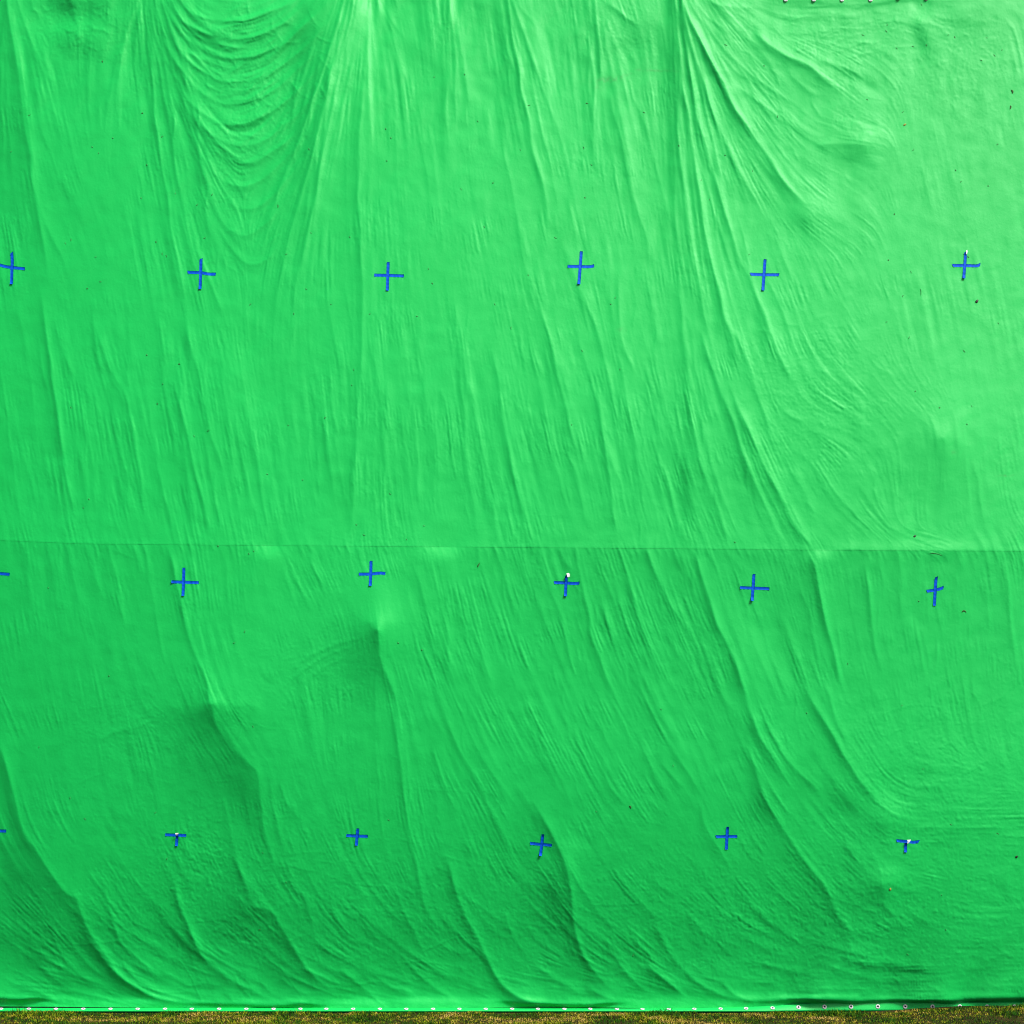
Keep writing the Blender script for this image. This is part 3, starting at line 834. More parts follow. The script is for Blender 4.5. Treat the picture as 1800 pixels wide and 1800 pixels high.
# sharp-crested wrinkles and crumples, as relief in metres
CREST = 0.0012 * np.abs(lic(bandnoise(9, 34), 22)) * np.clip(patch * WR, 0, 1.1)
cz = np.zeros((NY, NX)) + .25
for a in ((430, 150, 110, 150, .6), (130, 40, 90, 60, .9), (1090, 60, 60, 70, .6), (1500, 60, 140, 60, .5), (1690, 110, 90, 110, .5), (1440, 720, 110, 110, .7),
          (1640, 1400, 170, 160, .8), (1600, 1650, 220, 110, .8), (340, 1510, 60, 70, .9), (150, 1650, 220, 110, .45), (800, 1620, 400, 120, .7), (420, 1560, 220, 160, .35),
          (1300, 1620, 220, 120, .7), (230, 1280, 90, 60, .5), (560, 1180, 90, 70, .5)):
    cz += a[4] * np.exp(-((GX - a[0]) / a[2])**2 - ((GY - a[1]) / a[3])**2)
CREST += 0.0009 * np.abs(bandnoise(11, 42)) * cz + 0.0005 * np.abs(bandnoise(6, 18)) * cz

# short creases
def creases(n, x0, y0, x1, y1, ang=None, jit=15, amp=.3, wr=(2.2, 4.0), lr=(18, 60)):
    for _ in range(n):
        x, y = random.uniform(x0, x1), random.uniform(y0, y1)
        ix = min(NX - 1, max(0, int((x - X0) / GP))); iy = min(NY - 1, max(0, int((y - Y0) / GP)))
        a = math.atan2(uy[iy, ix], ux[iy, ix]) if ang is None else R(ang)
        a += R(random.gauss(0, jit))
        L = random.uniform(*lr); c = random.gauss(0, .25)
        w = random.uniform(*wr)
        pts = []
        px, py, aa = x, y, a - c
        for k in range(4):
            pts.append((px, py)); px += L / 3 * math.cos(aa); py += L / 3 * math.sin(aa); aa += 2 * c / 3
        k = random.uniform(.4, 1.0) * amp
        stroke(pts, -.30 * k, w, .26 * k, w, soft=1.2, t0=.35, t1=.4, record=False)
creases(70, 300, 20, 560, 260, None, 16, .9, (2.5, 5), (25, 80))
creases(80, 350, 60, 510, 480, None, 32, .75, (2, 4), (15, 50))
creases(40, 330, 0, 560, 200, 15, 45, .8, (2.2, 4.5), (20, 50))
creases(90, 50, -10, 210, 100, 25, 45, .55, (2, 3.5), (15, 40))
creases(45, 1360, 10, 1560, 110, -8, 12, .55, (2, 4), (25, 70))
creases(40, 1230, 60, 1480, 320, None, 12, .6, (2, 4), (25, 70))
creases(40, 1620, 20, 1760, 180, 40, 40, .3, (2, 4), (15, 40))
creases(60, 1320, 560, 1540, 820, 20, 18, .45, (2, 4), (20, 60))
creases(40, 1240, 800, 1560, 960, None, 10, .45, (2.5, 4.5), (25, 60))
creases(60, 60, 560, 620, 940, None, 6, .35, (2.5, 4.5), (40, 110))
creases(70, 640, 500, 1200, 950, None, 6, .40, (2.5, 5), (40, 110))
creases(60, 820, 970, 1240, 1330, None, 8, .6, (2.5, 4.5), (25, 75))
creases(40, 1380, 980, 1790, 1300, 82, 10, .5, (2.5, 5), (25, 80))
creases(50, 1440, 1240, 1790, 1560, 0, 14, .45, (1.8, 3), (25, 80))
creases(60, 1200, 1480, 1560, 1740, 25, 20, .5, (2, 4.5), (25, 70))
creases(50, 1480, 1560, 1800, 1740, 4, 14, .45, (2, 5), (25, 80))
creases(60, 0, 1560, 240, 1745, 28, 14, .65, (1.8, 3.5), (25, 90))
creases(40, 100, 1320, 420, 1640, 10, 16, .40, (1.6, 3), (30, 90))
creases(60, 240, 1560, 700, 1745, 25, 25, .6, (2, 4), (25, 80))
creases(60, 600, 1440, 1180, 1740, 12, 16, .5, (1.6, 3), (30, 100))
creases(40, 680, 1200, 1180, 1480, None, 8, .5, (2, 4), (25, 70))
creases(30, 480, 1120, 650, 1260, -28, 12, .45, (2, 3.5), (25, 60))
creases(40, 360, 900, 1790, 955, 0, 5, .30, (1.4, 2.4), (30, 120))
creases(20, 320, 1465, 375, 1560, 25, 50, .6, (2, 3.5), (12, 30))
creases(20, 180, 1240, 300, 1320, -20, 25, .4, (2, 3.5), (15, 50))
def long_creases(n, x0, y0, x1, y1, ang, jit, amp, lr=(60, 190)):
    for _ in range(n):
        x, y = random.uniform(x0, x1), random.uniform(y0, y1)
        a = R(ang + random.gauss(0, jit)); L = random.uniform(*lr); m = 7
        pts = []
        for k in range(m):
            pts.append((x, y)); x += L / m * math.cos(a); y += L / m * math.sin(a); a += random.gauss(0, .16)
        k = amp * random.uniform(.45, 1)
        stroke(pts, -.34 * k, random.uniform(1.6, 2.6), .28 * k, random.uniform(1.6, 2.6), soft=.9, t0=.25, t1=.3, record=False)
long_creases(26, 560, 1500, 1120, 1735, 12, 14, .75)
long_creases(22, 0, 1560, 420, 1735, 24, 14, .8)
long_creases(16, 380, 1480, 640, 1735, 14, 22, .7)
long_creases(22, 1180, 1540, 1760, 1735, 4, 14, .65)
long_creases(14, 1500, 1230, 1790, 1540, -2, 10, .55)
long_creases(12, 120, 1240, 430, 1480, 8, 16, .55)
long_creases(10, 620, 1380, 1180, 1520, 2, 10, .45)
long_creases(12, 300, 60, 560, 380, 20, 35, .7, (40, 90))
long_creases(10, 1230, 60, 1560, 300, 35, 14, .5, (50, 120))
for x in np.arange(10, 1800, 15.0):        # puckers along the seam
    xx = x + random.uniform(-6, 6); ys = float(interp(SEAM, xx)); k = random.uniform(.1, .8)
    stroke([(xx, ys + 1), (xx + 5, ys + 10), (xx + 10, ys + random.uniform(16, 34))], -.25 * k, 4, .2 * k, 4, soft=1.5, t0=0, t1=.7, record=False, panel='l')
    if random.random() < .4:
        stroke([(xx - 6, ys - random.uniform(12, 26)), (xx, ys - 1)], -.14 * k, 3.5, .14 * k, 3.5, soft=1.5, t0=.6, t1=0, record=False, panel='u')

SHARP = 1.22
def solve(T):
    """relief whose tilt towards the light is T (all lengths in metres)"""
    pad = 160
    A = np.pad(T, ((pad, pad), (pad, pad)), mode='reflect')
    ny, nx = A.shape
    wy = np.minimum(1, np.minimum(np.arange(ny), np.arange(ny)[::-1]) / pad)[:, None]
    wx = np.minimum(1, np.minimum(np.arange(nx), np.arange(nx)[::-1]) / pad)[None, :]
    A = A * np.sin(wy * math.pi / 2)**2 * np.sin(wx * math.pi / 2)**2
    f = np.fft.rfft2(A)
    step = GP * PX
    kx = 2 * math.pi * np.fft.rfftfreq(nx, step)[None, :]
    ky = 2 * math.pi * np.fft.fftfreq(ny, step)[:, None]
    # T = -(LX * dh/dx) + LZ * dh/d(down);  x right, down the picture
    op = 1j * (-LX * kx + LZ * ky)
    den = np.abs(op)**2 + EPS * (kx * kx + ky * ky) + DELTA
    den[0, 0] = 1
    h = np.fft.irfft2(f * np.conj(op) / den, A.shape)
    return h[pad:-pad, pad:-pad]
EPS, DELTA = 0.16, 0.02
S = np.where(GY < 1738, .58 * np.tanh(S / .58), S)
S *= 1 - .16 * np.clip((GY - 970) / 60, 0, 1) + .44 * np.clip((GY - 1600) / 120, 0, 1) + .28 * np.clip((380 - GY) / 220, 0, 1)
H = solve(TONE_GAIN * T0) + solve(SHARP * S) + HADD + CREST
# the foot of the cloth stays by one line on the ground
foot_row = H[-12]
kk = 120
foot_s = np.convolve(np.pad(foot_row, kk, mode='edge'), np.hanning(2 * kk + 1) / np.hanning(2 * kk + 1).sum(), mode='valid')
wgt = np.clip((GY - 1350) / 426, 0, 1)**2
H -= foot_s.mean()
H -= wgt * (foot_s - foot_s.mean())[None, :]
H += 0.05
print("foot", H[-12].min(), H[-12].max())
print("relief range", H.min(), H.max())

def sample(x, y, A=None):
    A = H if A is None else A
    fx = np.clip((np.asarray(x, float) - X0) / GP, 0, NX - 1.001); fy = np.clip((np.asarray(y, float) - Y0) / GP, 0, NY - 1.001)
    ix = fx.astype(int); iy = fy.astype(int); tx = fx - ix; ty = fy - iy
    return A[iy, ix] * (1 - tx) * (1 - ty) + A[iy, ix + 1] * tx * (1 - ty) + A[iy + 1, ix] * (1 - tx) * ty + A[iy + 1, ix + 1] * tx * ty

# ------------------------------------------------------------------ ground
def ground_z(x, y):
    """gentle rise at the right-hand end of the cloth"""
    t = np.clip((x - 3.6) / 1.3, 0, 1)
    return 0.068 * t * t * (3 - 2 * t) * np.exp(-((y + 0.35) / 1.2)**2) + 0.012 * np.sin(x * 3.1 + 1) * np.sin(y * 2.3) * np.exp(-((y + .4) / 3)**2)

def ground_material():
    m, nt, b = mat_new("lawn_soil")
    N, L = nt.nodes.new, nt.links.new
    tc = N("ShaderNodeTexCoord")
    n1 = N("ShaderNodeTexNoise"); n1.inputs["Scale"].default_value = 2.2; n1.inputs["Detail"].default_value = 6
    n2 = N("ShaderNodeTexNoise"); n2.inputs["Scale"].default_value = 60; n2.inputs["Detail"].default_value = 4
    L(tc.outputs["Object"], n1.inputs["Vector"]); L(tc.outputs["Object"], n2.inputs["Vector"])
    r = N("ShaderNodeValToRGB")
    r.color_ramp.elements[0].position = .38; r.color_ramp.elements[0].color = (0.010, 0.015, 0.002, 1)  # soil darkened to stand in for shade under the hem and between blades
    r.color_ramp.elements[1].position = .62; r.color_ramp.elements[1].color = (0.050, 0.034, 0.010, 1)
    L(n1.outputs["Fac"], r.inputs[0])
    mx = N("ShaderNodeMix"); mx.data_type = 'RGBA'; mx.blend_type = 'MULTIPLY'; mx.inputs["Factor"].default_value = .7
    L(r.outputs[0], mx.inputs["A"]); L(n2.outputs["Fac"], mx.inputs["B"])
    L(mx.outputs["Result"], b.inputs["Base Color"])
    b.inputs["Roughness"].default_value = .95
    b.inputs["Specular IOR Level"].default_value = .1
    return m
ax = np.concatenate([[-900, -300, -100, -40, -15], np.linspace(-8, 8, 161), [15, 40, 100, 300, 900]])
ay = np.concatenate([[-900, -300, -100, -40, -15, -8], np.linspace(-5, 3, 81), [8, 20, 60, 300, 900]])
AX, AY = np.meshgrid(ax, ay)
gm = np_mesh("ground", np.stack([AX, AY, ground_z(AX, AY)], -1).reshape(-1, 3), grid_quads(len(ay), len(ax))[:, ::-1])
ground = tag(link("ground", gm, ground_material()), "grassy brown soil ground in front of the green cloth", "ground", kind="structure")

# ------------------------------------------------------------------ the hanging cloth
screen = empty("green_screen", (0, -0.1, 0))
tag(screen, "huge wrinkled bright green cloth backdrop hanging down to the grass", "backdrop")
off = np.array([0, -0.1, 0])

NC = NX
def panel_mesh(name, ytop, ybot, nr, hfun):
    xs = gx
    v = np.linspace(0, 1, nr)[:, None]
    Yp = ytop[None, :] * (1 - v) + ybot[None, :] * v
    Xp = np.broadcast_to(xs, Yp.shape)
    Hh = hfun(Xp, Yp, v)
    P = unproject(Xp, Yp, Hh) - off
    me = np_mesh(name, P.reshape(-1, 3), grid_quads(nr, len(xs)))
    return me, Xp, Yp

TOP = interp([(-250, -34), (1000, -34), (1260, -22), (1340, -9), (1480, -8), (1640, -9), (1720, -16), (2050, -30)], gx)
def h_up(x, y, v):
    ys = interp(SEAM, x.ravel()).reshape(x.shape)
    return sample(x, y) + 0.0009 * np.clip(1 - (ys - y) / 9.0, 0, 1)
up_me, UXp, UYp = panel_mesh("upper_panel", TOP, SEAMX + 1.0, 620, h_up)
st = np.zeros(UXp.shape)
brk = sample(UXp, UYp, np.clip(0.6 + 0.6 * bandnoise(8, 40), 0, 1))
def stain(cx, cy, rx, ry, a, rot=0):
    c, s = math.cos(R(rot)), math.sin(R(rot))
    u = ((UXp - cx) * c + (UYp - cy) * s) / rx; w = (-(UXp - cx) * s + (UYp - cy) * c) / ry
    st[:] += a * np.exp(-(u * u + w * w))
stain(1066, 140, 26, 5, .30, -5); stain(1050, 152, 10, 5, .15); stain(1152, 124, 36, 2.2, .28, 2); stain(1095, 134, 30, 3, .15, -20)
stain(1093, 580, 7, 4, .25); stain(1768, 836, 11, 1.6, .45, -3); stain(1675, 795, 6, 3, .2); stain(560, 280, 25, 3, .05, 10)
sta = up_me.attributes.new("stain", 'FLOAT', 'POINT')
sta.data.foreach_set("value", (st * brk).astype(np.float32).ravel())
link("upper_panel", up_me, M_CLOTH, screen)

YB = interp([(-250, 1768), (0, 1769), (130, 1770), (400, 1773), (820, 1773.5), (870, 1771.2), (1080, 1771), (1140, 1773), (1360, 1772.5), (1400, 1770.5), (1500, 1769), (1650, 1769), (1800, 1766), (2050, 1764)], gx)
def foot(x, y):
    """the last hand's breadth rolls outwards"""
    yb = interp(np.stack([gx, YB], 1), x.ravel()).reshape(x.shape)
    t = np.clip((y - (yb - 26)) / 26, 0, 1)
    return 0.015 * t * t
def h_lo(x, y, v):
    return sample(x, y) + foot(x, y) - 0.0005 * np.clip(1 - v * 60, 0, 1)
lo_me, LXp, LYp = panel_mesh("lower_panel", SEAMX - 5.0, YB, 520, h_lo)
link("lower_panel", lo_me, M_CLOTH, screen)

# hem with grommets along the foot: lies almost flat at the left, stands upright at the right
hx = np.arange(-200, 2000.1, 0.8)
GROM = [0, 48.5, 97, 144.5, 193, 241, 289, 336, 384, 432, 480, 527, 573]
GROM += [620, 667, 714, 761, 807, 854, 900, 946, 992, 1038, 1085, 1130, 1176, 1221, 1267, 1312, 1358.5, 1404, 1450, 1496, 1543]
GROM += [1591, 1639, 1687, 1735, 1783]
hb = sample(hx, interp(np.stack([gx, YB], 1), hx) - 1) + 0.05
k = 60
hbs = np.convolve(np.pad(hb, k, mode='edge'), np.ones(2 * k + 1) / (2 * k + 1), mode='valid')
phi = interp([(-250, 16), (900, 14), (1180, 10), (1300, 22), (1360, 34), (1404, 50), (1450, 72), (1500, 80), (1560, 84), (2050, 84)], hx)
WID = 0.075
NHR = 17
hv = np.linspace(0, 1, NHR)
# bottom edge sits on the grass line
front = hbs - 0.015 + WID * np.cos(np.radians(phi)) * 0.75
bx = unproject(hx, np.full_like(hx, 1776.6), front)
bz = np.maximum(bx[:, 2], 0.02)
print('hem front', bx[:, 1].min(), bx[:, 1].max(), bz.max())
wav = 0.004 * np.sin(hx * 0.05) + 0.003 * np.sin(hx * 0.021 + 1)
HP = np.zeros((NHR, len(hx), 3))
hv = np.concatenate([[-.34, -.22, -.1], hv[1:]])
NHR = len(hv)
HP = np.zeros((NHR, len(hx), 3))
for i, t in enumerate(hv):              # t 0 bottom .. 1 top, below 0 an added turn-under makes a shaded underside
    ph = np.radians(phi)
    HP[i, :, 0] = bx[:, 0]
    HP[i, :, 1] = bx[:, 1] + WID * t * np.cos(ph) + wav * t
    HP[i, :, 2] = bz + WID * t * np.sin(ph) + 0.006 * np.sin(max(t, 0) * 3.1) * np.cos(ph)
    if t < 0:
        HP[i, :, 1] = bx[:, 1] - WID * t * 1.1 * np.abs(t / .34)
        HP[i, :, 2] = bz + WID * t * .9
hq = grid_quads(NHR, len(hx))
fc = HP.reshape(-1, 3)[hq].mean(1)
ghx = np.interp(np.array(GROM), hx, np.arange(len(hx)))
keep = np.ones(len(hq), bool)
gcent = []
for gi in ghx:
    i = int(round(gi)); c = HP[9, i]
    gcent.append((i, c))
    keep &= np.linalg.norm(fc - c, axis=1) > 0.011
hem_me = np_mesh("hem", (HP - off).reshape(-1, 3), hq[keep][:, ::-1])
hem_me.validate()
link("hem", hem_me, M_CLOTH, screen)

def ring_mesh(name, r0, r1, hgt, seg=28):
    prof = [(r0, 0.0), (r0 + .001, hgt * .8), ((r0 + r1) / 2, hgt), (r1 - .0015, hgt * .7), (r1, 0)]
    V = []; Q = []
    n = len(prof)
    for s in range(seg):
        a = 2 * math.pi * s / seg
        for r, z in prof:
            V.append((r * math.cos(a), r * math.sin(a), z))
    for s in range(seg):
        for j in range(n - 1):
            a, b = s * n + j, ((s + 1) % seg) * n + j
            Q.append((a, b, b + 1, a + 1))
    return np_mesh(name, np.array(V), np.array(Q)[:, ::1])
ring = ring_mesh("grommet", 0.0100, 0.0235, 0.005)
ring.materials.append(M_GROMMET)
for i, c in gcent:
    ph = math.radians(float(phi[i]))
    g = bpy.data.objects.new("grommet", ring)
    COL.objects.link(g)
    nrm = Vector((0, -math.sin(ph), math.cos(ph)))
    g.rotation_euler = nrm.to_track_quat('Z', 'X').to_euler()
    g.location = Vector(c - off) + nrm * 0.0015
    g.parent = screen
for x in (1381, 1430.5, 1480, 1530, 1579, 1628):
    y = -0.6 if x < 1560 else (-3.4 if x < 1600 else -2.6)
    h0 = float(sample(x, y))
    hz = float(sample(x, y + 3) - sample(x, y - 3)) / (6 * PX)
    g = bpy.data.objects.new("grommet", ring)
    COL.objects.link(g)
    nrm = Vector((0, -1, .15)).normalized()
    g.rotation_euler = nrm.to_track_quat('Z', 'X').to_euler()
    g.location = Vector(unproject(x, y, h0 + .0035) - off)
    g.parent = screen

# ------------------------------------------------------------------ blue tape crosses
def frame_at(x, y, e=4.0):
    P = unproject(x, y, sample(x, y))
    dx = unproject(x + e, y, sample(x + e, y)) - unproject(x - e, y, sample(x - e, y))
    dz = unproject(x, y - e, sample(x, y - e)) - unproject(x, y + e, sample(x, y + e))
    n = np.cross(dx, dz); n /= np.linalg.norm(n)
    if n[1] > 0: n = -n
    return P, n

def strip(parent, pts, w, lift, l0, l1, p0, p1, origin, name="tape_strip"):
    """tape stuck along pts; l0/l1 how far its ends have come loose, p0/p1 ends cut slantwise"""
    p = catmull(pts, 1.5)
    n = len(p)
    tg = np.gradient(p, axis=0); tg /= np.hypot(tg[:, 0], tg[:, 1])[:, None]
    nr = np.stack([-tg[:, 1], tg[:, 0]], 1)
    s = np.concatenate([[0], np.cumsum(np.hypot(*np.diff(p, axis=0).T))])
    Lh = s[-1]
    V = []
    for i in range(n):
        e0 = max(0, 1 - s[i] / 7.0); e1 = max(0, 1 - (Lh - s[i]) / 7.0)
        for j, u in enumerate((-1, -.5, 0, .5, 1)):
            q = p[i] + nr[i] * u * w / 2
            if i < 3: q = q + tg[i] * p0 * u
            if i > n - 4: q = q + tg[i] * p1 * u
            P, N = frame_at(q[0], q[1])
            h = lift + l0 * e0**2 + l1 * e1**2 + 0.0008 * math.sin(s[i] * .9 + u)
            V.append(P + N * h)
    V = np.array(V)
    Q = grid_quads(n, 5)
    # a real tape thickness
    V2 = V + np.array([0, 0.0012, 0])
    nq = len(V)
    rim = []
    bd = [i * 5 for i in range(n)] + [(n - 1) * 5 + j for j in range(1, 5)] + [i * 5 + 4 for i in range(n - 2, -1, -1)] + [j for j in range(3, 0, -1)]
    for a, b in zip(bd, bd[1:] + bd[:1]):
        rim.append((a, b, b + nq, a + nq))
    me = np_mesh(name, np.vstack([V, V2]) - origin, np.vstack([Q, Q[:, ::-1] + nq, np.array(rim)]))
    return link(name, me, M_TAPE, parent)

def curl(parent, pts, ws, rise, origin):
    """loose end of tape folded over, showing its pale adhesive side"""
    p = np.array(pts, float); n = len(p)
    V = []
    for i in range(n):
        for u in (-1, 0, 1):
            P, N = frame_at(p[i, 0], p[i, 1])
            V.append(P + N * rise[i] + np.array([u * ws[i] / 2 * PX, -abs(u) * .002, u * .002]))
    V = np.array(V); Q = grid_quads(n, 3)
    V2 = V + np.array([0, .0012, .0]); nq = len(V)
    me = np_mesh("curled_end", np.vstack([V, V2]) - origin, np.vstack([Q, Q[:, ::-1] + nq]))
    return link("curled_end", me, M_TAPEBACK, parent)

ORD = ["leftmost", "second", "third", "fourth", "fifth", "rightmost"]
CROSS = []   # row, col, H pts, V pts, label
def C(row, col, Hp, Vp, label, hl=(.002, .002), vl=(.002, .008), hs=(0, 0), vs=(0, 0), crl=None, w=5.0):
    c = np.mean([Vp[0], Vp[-1]], axis=0) if row < 3 or col not in (1, 5) else np.array(Vp[0], float)
    CROSS.append((row, col, c))
    P, N = frame_at(c[0], c[1])
    root = empty("tape_cross", P)
    tag(root, label, "tape cross", "blue tape tracking crosses stuck on the green cloth")
    strip(root, Hp, w, .002, hl[0], hl[1], hs[0], hs[1], P)
    strip(root, Vp, w, .0036, vl[0], vl[1], vs[0], vs[1], P)
    if crl:
        curl(root, *crl, P)
C(1, 0, [(-8, 463.5), (8, 468), (21, 470), (44, 472.5)], [(21, 444), (22, 458), (21.5, 472), (20.5, 500)],
  "blue tape cross in the top row cut by the left photo edge", hs=(0, .3), vs=(2, 0))
C(1, 1, [(330, 478.5), (345, 479), (355, 479.3), (366, 481.5), (379.5, 481.8)], [(353.8, 455), (353, 480), (352, 508.5)],
  "blue tape cross in the top row, second from left, below the draped swag", hs=(.8, -.4), vs=(1, 0))
C(1, 2, [(658, 483.5), (680, 484), (710, 485)], [(682.6, 461), (681.8, 485), (681, 511)],
  "blue tape cross in the top row, third from left", vl=(.002, .004))
C(1, 3, [(998, 468.2), (1020, 468.5), (1036, 468.8), (1044.5, 467)], [(1022, 442), (1020, 470), (1017.5, 500)],
  "blue tape cross in the top row, fourth from left, standing higher than its neighbours", hs=(0, -.5))
C(1, 4, [(1319, 482), (1343, 482.8), (1369.5, 483)], [(1345, 456), (1343, 484), (1341, 511)],
  "blue tape cross in the top row, fifth from left, below the long diagonal folds", hs=(1.2, -.8))
C(1, 5, [(1674.5, 466.7), (1698, 466.7), (1716, 467.2), (1723, 465)], [(1697.3, 443), (1696, 466), (1694, 490)],
  "rightmost blue tape cross of the top row, with a pale peeling top end", hs=(1.2, -1.6), vs=(1.5, 0), vl=(.008, .012),
  crl=([(1698.5, 440.5), (1699, 443.5), (1698.3, 447.5)], [1.5, 3.0, 2.0], [.014, .016, .011]))
C(2, 0, [(-32, 1005), (-8, 1007.5), (17.3, 1009.3)], [(-8, 980), (-8, 1033)],
  "blue tape cross in the middle row with only its right arm inside the photo")
C(2, 1, [(302, 1022.5), (323, 1023.2), (349.5, 1024)], [(323.6, 998), (323, 1022), (322, 1047.5)],
  "blue tape cross in the middle row just above a long slanting fold, second from left", hl=(.008, .001))
C(2, 2, [(631, 1009), (652, 1008.8), (668, 1007.2), (677.5, 1008)], [(652.5, 986), (652, 1008), (651, 1030)],
  "blue tape cross in the middle row above the sharp poked point, third from left", vl=(.002, .006))
C(2, 3, [(974, 1023.8), (995, 1024.5), (1010, 1025.5), (1018.8, 1024.5)], [(995.8, 1010.5), (995.3, 1022), (994, 1048)],
  "blue tape cross in the middle row with its white curled top end sticking up", hs=(.8, -.4), vl=(.022, .010), vs=(2.2, 0),
  crl=([(997.8, 1007.8), (999.2, 1010), (999.6, 1014.5)], [3.2, 5.2, 4.2], [.026, .032, .03]))
C(2, 4, [(1301, 1032.8), (1325, 1033.6), (1352.5, 1034.8)], [(1325.5, 1009), (1324, 1032), (1322, 1056)],
  "blue tape cross in the middle row, fifth from left, beside the dark steep fold", vl=(.002, .016))
C(2, 5, [(1629, 1039.2), (1643, 1037), (1651, 1035.3), (1658.5, 1032.4)], [(1645.7, 1014), (1644, 1038), (1642.5, 1064.5)],
  "small blue tape cross in the middle row with a short tilted crossbar, rightmost", hs=(.6, -1.4), vs=(1.2, 0), vl=(.010, .002))
C(3, 0, [(-25, 1460), (-8, 1460.3), (11.3, 1460.5)], [(-8, 1444), (-8, 1480)],
  "blue tape cross in the bottom row with only its right arm inside the photo")
C(3, 1, [(290.8, 1467), (312, 1467.8), (327.6, 1468.3)], [(311.7, 1468.5), (311.2, 1477), (310.6, 1486.8)],
  "T-shaped blue tape mark in the bottom row at left, white bit at its middle", vl=(.012, .008), w=4.9,
  crl=([(311.8, 1463.6), (311.9, 1465.8), (311.5, 1468)], [5.6, 4.6, 2.6], [.024, .026, .018]))
C(3, 2, [(609, 1468.5), (629, 1469.3), (646.7, 1469.8)], [(629.4, 1456), (628, 1470), (626.7, 1486)],
  "blue tape cross in the bottom row, third from left", vl=(.002, .003), vs=(0, 0), w=5.0)
C(3, 3, [(932, 1482.3), (952, 1484), (970.3, 1485.6)], [(954.5, 1466), (952.5, 1485), (950.2, 1504)],
  "tilted blue tape cross in the bottom row beside a wide fold, fourth from left", hs=(.6, 0), vl=(.008, .014), w=5.0)
C(3, 4, [(1258.5, 1470.6), (1278, 1470.2), (1296, 1470)], [(1279, 1453), (1278, 1472), (1277, 1493)],
  "blue tape cross in the bottom row with a dark top tip, fifth from left", hs=(1.2, 0), vl=(.010, .002), w=5.0)
C(3, 5, [(1576, 1477.5), (1594, 1479), (1606, 1480.2), (1615.5, 1479)], [(1591.8, 1481), (1592, 1488), (1591.7, 1498)],
  "T-shaped blue tape mark in the bottom row at right, white curled bit at its top", hs=(.6, -2.2), vl=(.016, .006), w=5.0,
  crl=([(1596.7, 1475.6), (1596.6, 1478.5), (1594.8, 1482.5)], [6.2, 4.6, 1.8], [.024, .028, .02]))

# ------------------------------------------------------------------ plant litter stuck to the cloth
def fragment(x, y, L, ang, wid, mat, bend=0.0, name="plant_fragment"):
    """small curved sliver: spindle with a body, lying on the cloth"""
    P0, N0 = frame_at(x, y)
    n, m = 7, 6
    V = []
    for i in range(n):
        t = i / (n - 1) * 2 - 1
        a = R(ang) + bend * t
        qx = x + L / 2 * t * math.cos(a); qy = y + L / 2 * t * math.sin(a)
        P, N = frame_at(qx, qy)
        r = wid * PX / 2 * (math.sqrt(max(0.0, 1 - t * t)) * (1 - .35 * t) + .08)
        T = np.array([math.cos(a), 0, -math.sin(a)])
        S2 = np.cross(N, T); S2 /= np.linalg.norm(S2)
        for j in range(m):
            b = 2 * math.pi * j / m
            V.append(P + N * (.0012 + r * .22 * (1 + math.sin(b))) + S2 * r * math.cos(b))
    Q = []
    for i in range(n - 1):
        for j in range(m):
            a, b = i * m + j, i * m + (j + 1) % m
            Q.append((a, b, b + m, a + m))
    me = np_mesh(name, np.array(V) - P0, np.array(Q))
    o = link(name, me, mat)
    o.location = P0
    return o

def place_words(x, y):
    row, col, c = min(CROSS, key=lambda q: (q[2][0] - x)**2 + (q[2][1] - y)**2)
    dx, dy = x - c[0], y - c[1]
    d = math.hypot(dx, dy)
    a = math.degrees(math.atan2(-dy, dx)) % 360
    dirs = ["right of", "up right from", "above", "up left from", "left of", "down left from", "below", "down right from"]
    w = dirs[int((a + 22.5) // 45) % 8]
    far = "close" if d < 70 else ("a little" if d < 150 else "far")
    return "%s %s the %s %s-row tape cross" % (far, w, ORD[col], ["top", "middle", "bottom"][row - 1])

GRP = "plant litter stuck to the green cloth"
def crop(ox, oy, lst):
    return [(ox + a / 3.0, oy + b / 3.0) for a, b in lst]
DOTS = crop(0, 0, [(540, 325), (750, 597), (460, 1522), (595, 728), (520, 808), (487, 775), (775, 870), (745, 1045), (1745, 1605)]) + \
    crop(600, 0, [(800, 965), (1285, 1043), (400, 1668), (235, 680), (262, 728), (240, 848), (45, 1250), (460, 1418), (650, 393)]) + \
    crop(1200, 0, [(430, 347), (1440, 898), (1085, 1372), (1575, 318), (1612, 980)]) + \
    crop(0, 600, [(858, 225), (945, 120), (775, 72), (830, 330), (470, 833), (440, 878), (1313, 1120), (1150, 1080), (575, 1765), (255, 1300), (1520, 443), (1410, 700)]) + \
    crop(600, 600, [(65, 150), (55, 232), (80, 967), (345, 1045), (425, 1627), (300, 1590), (1215, 440)]) + \
    crop(1200, 600, [(1227, 263), (1355, 350), (1500, 437), (1245, 1370)]) + \
    crop(600, 1200, [(1345, 680), (640, 1688)]) + crop(1200, 1200, [(1365, 1120), (1388, 1303)])
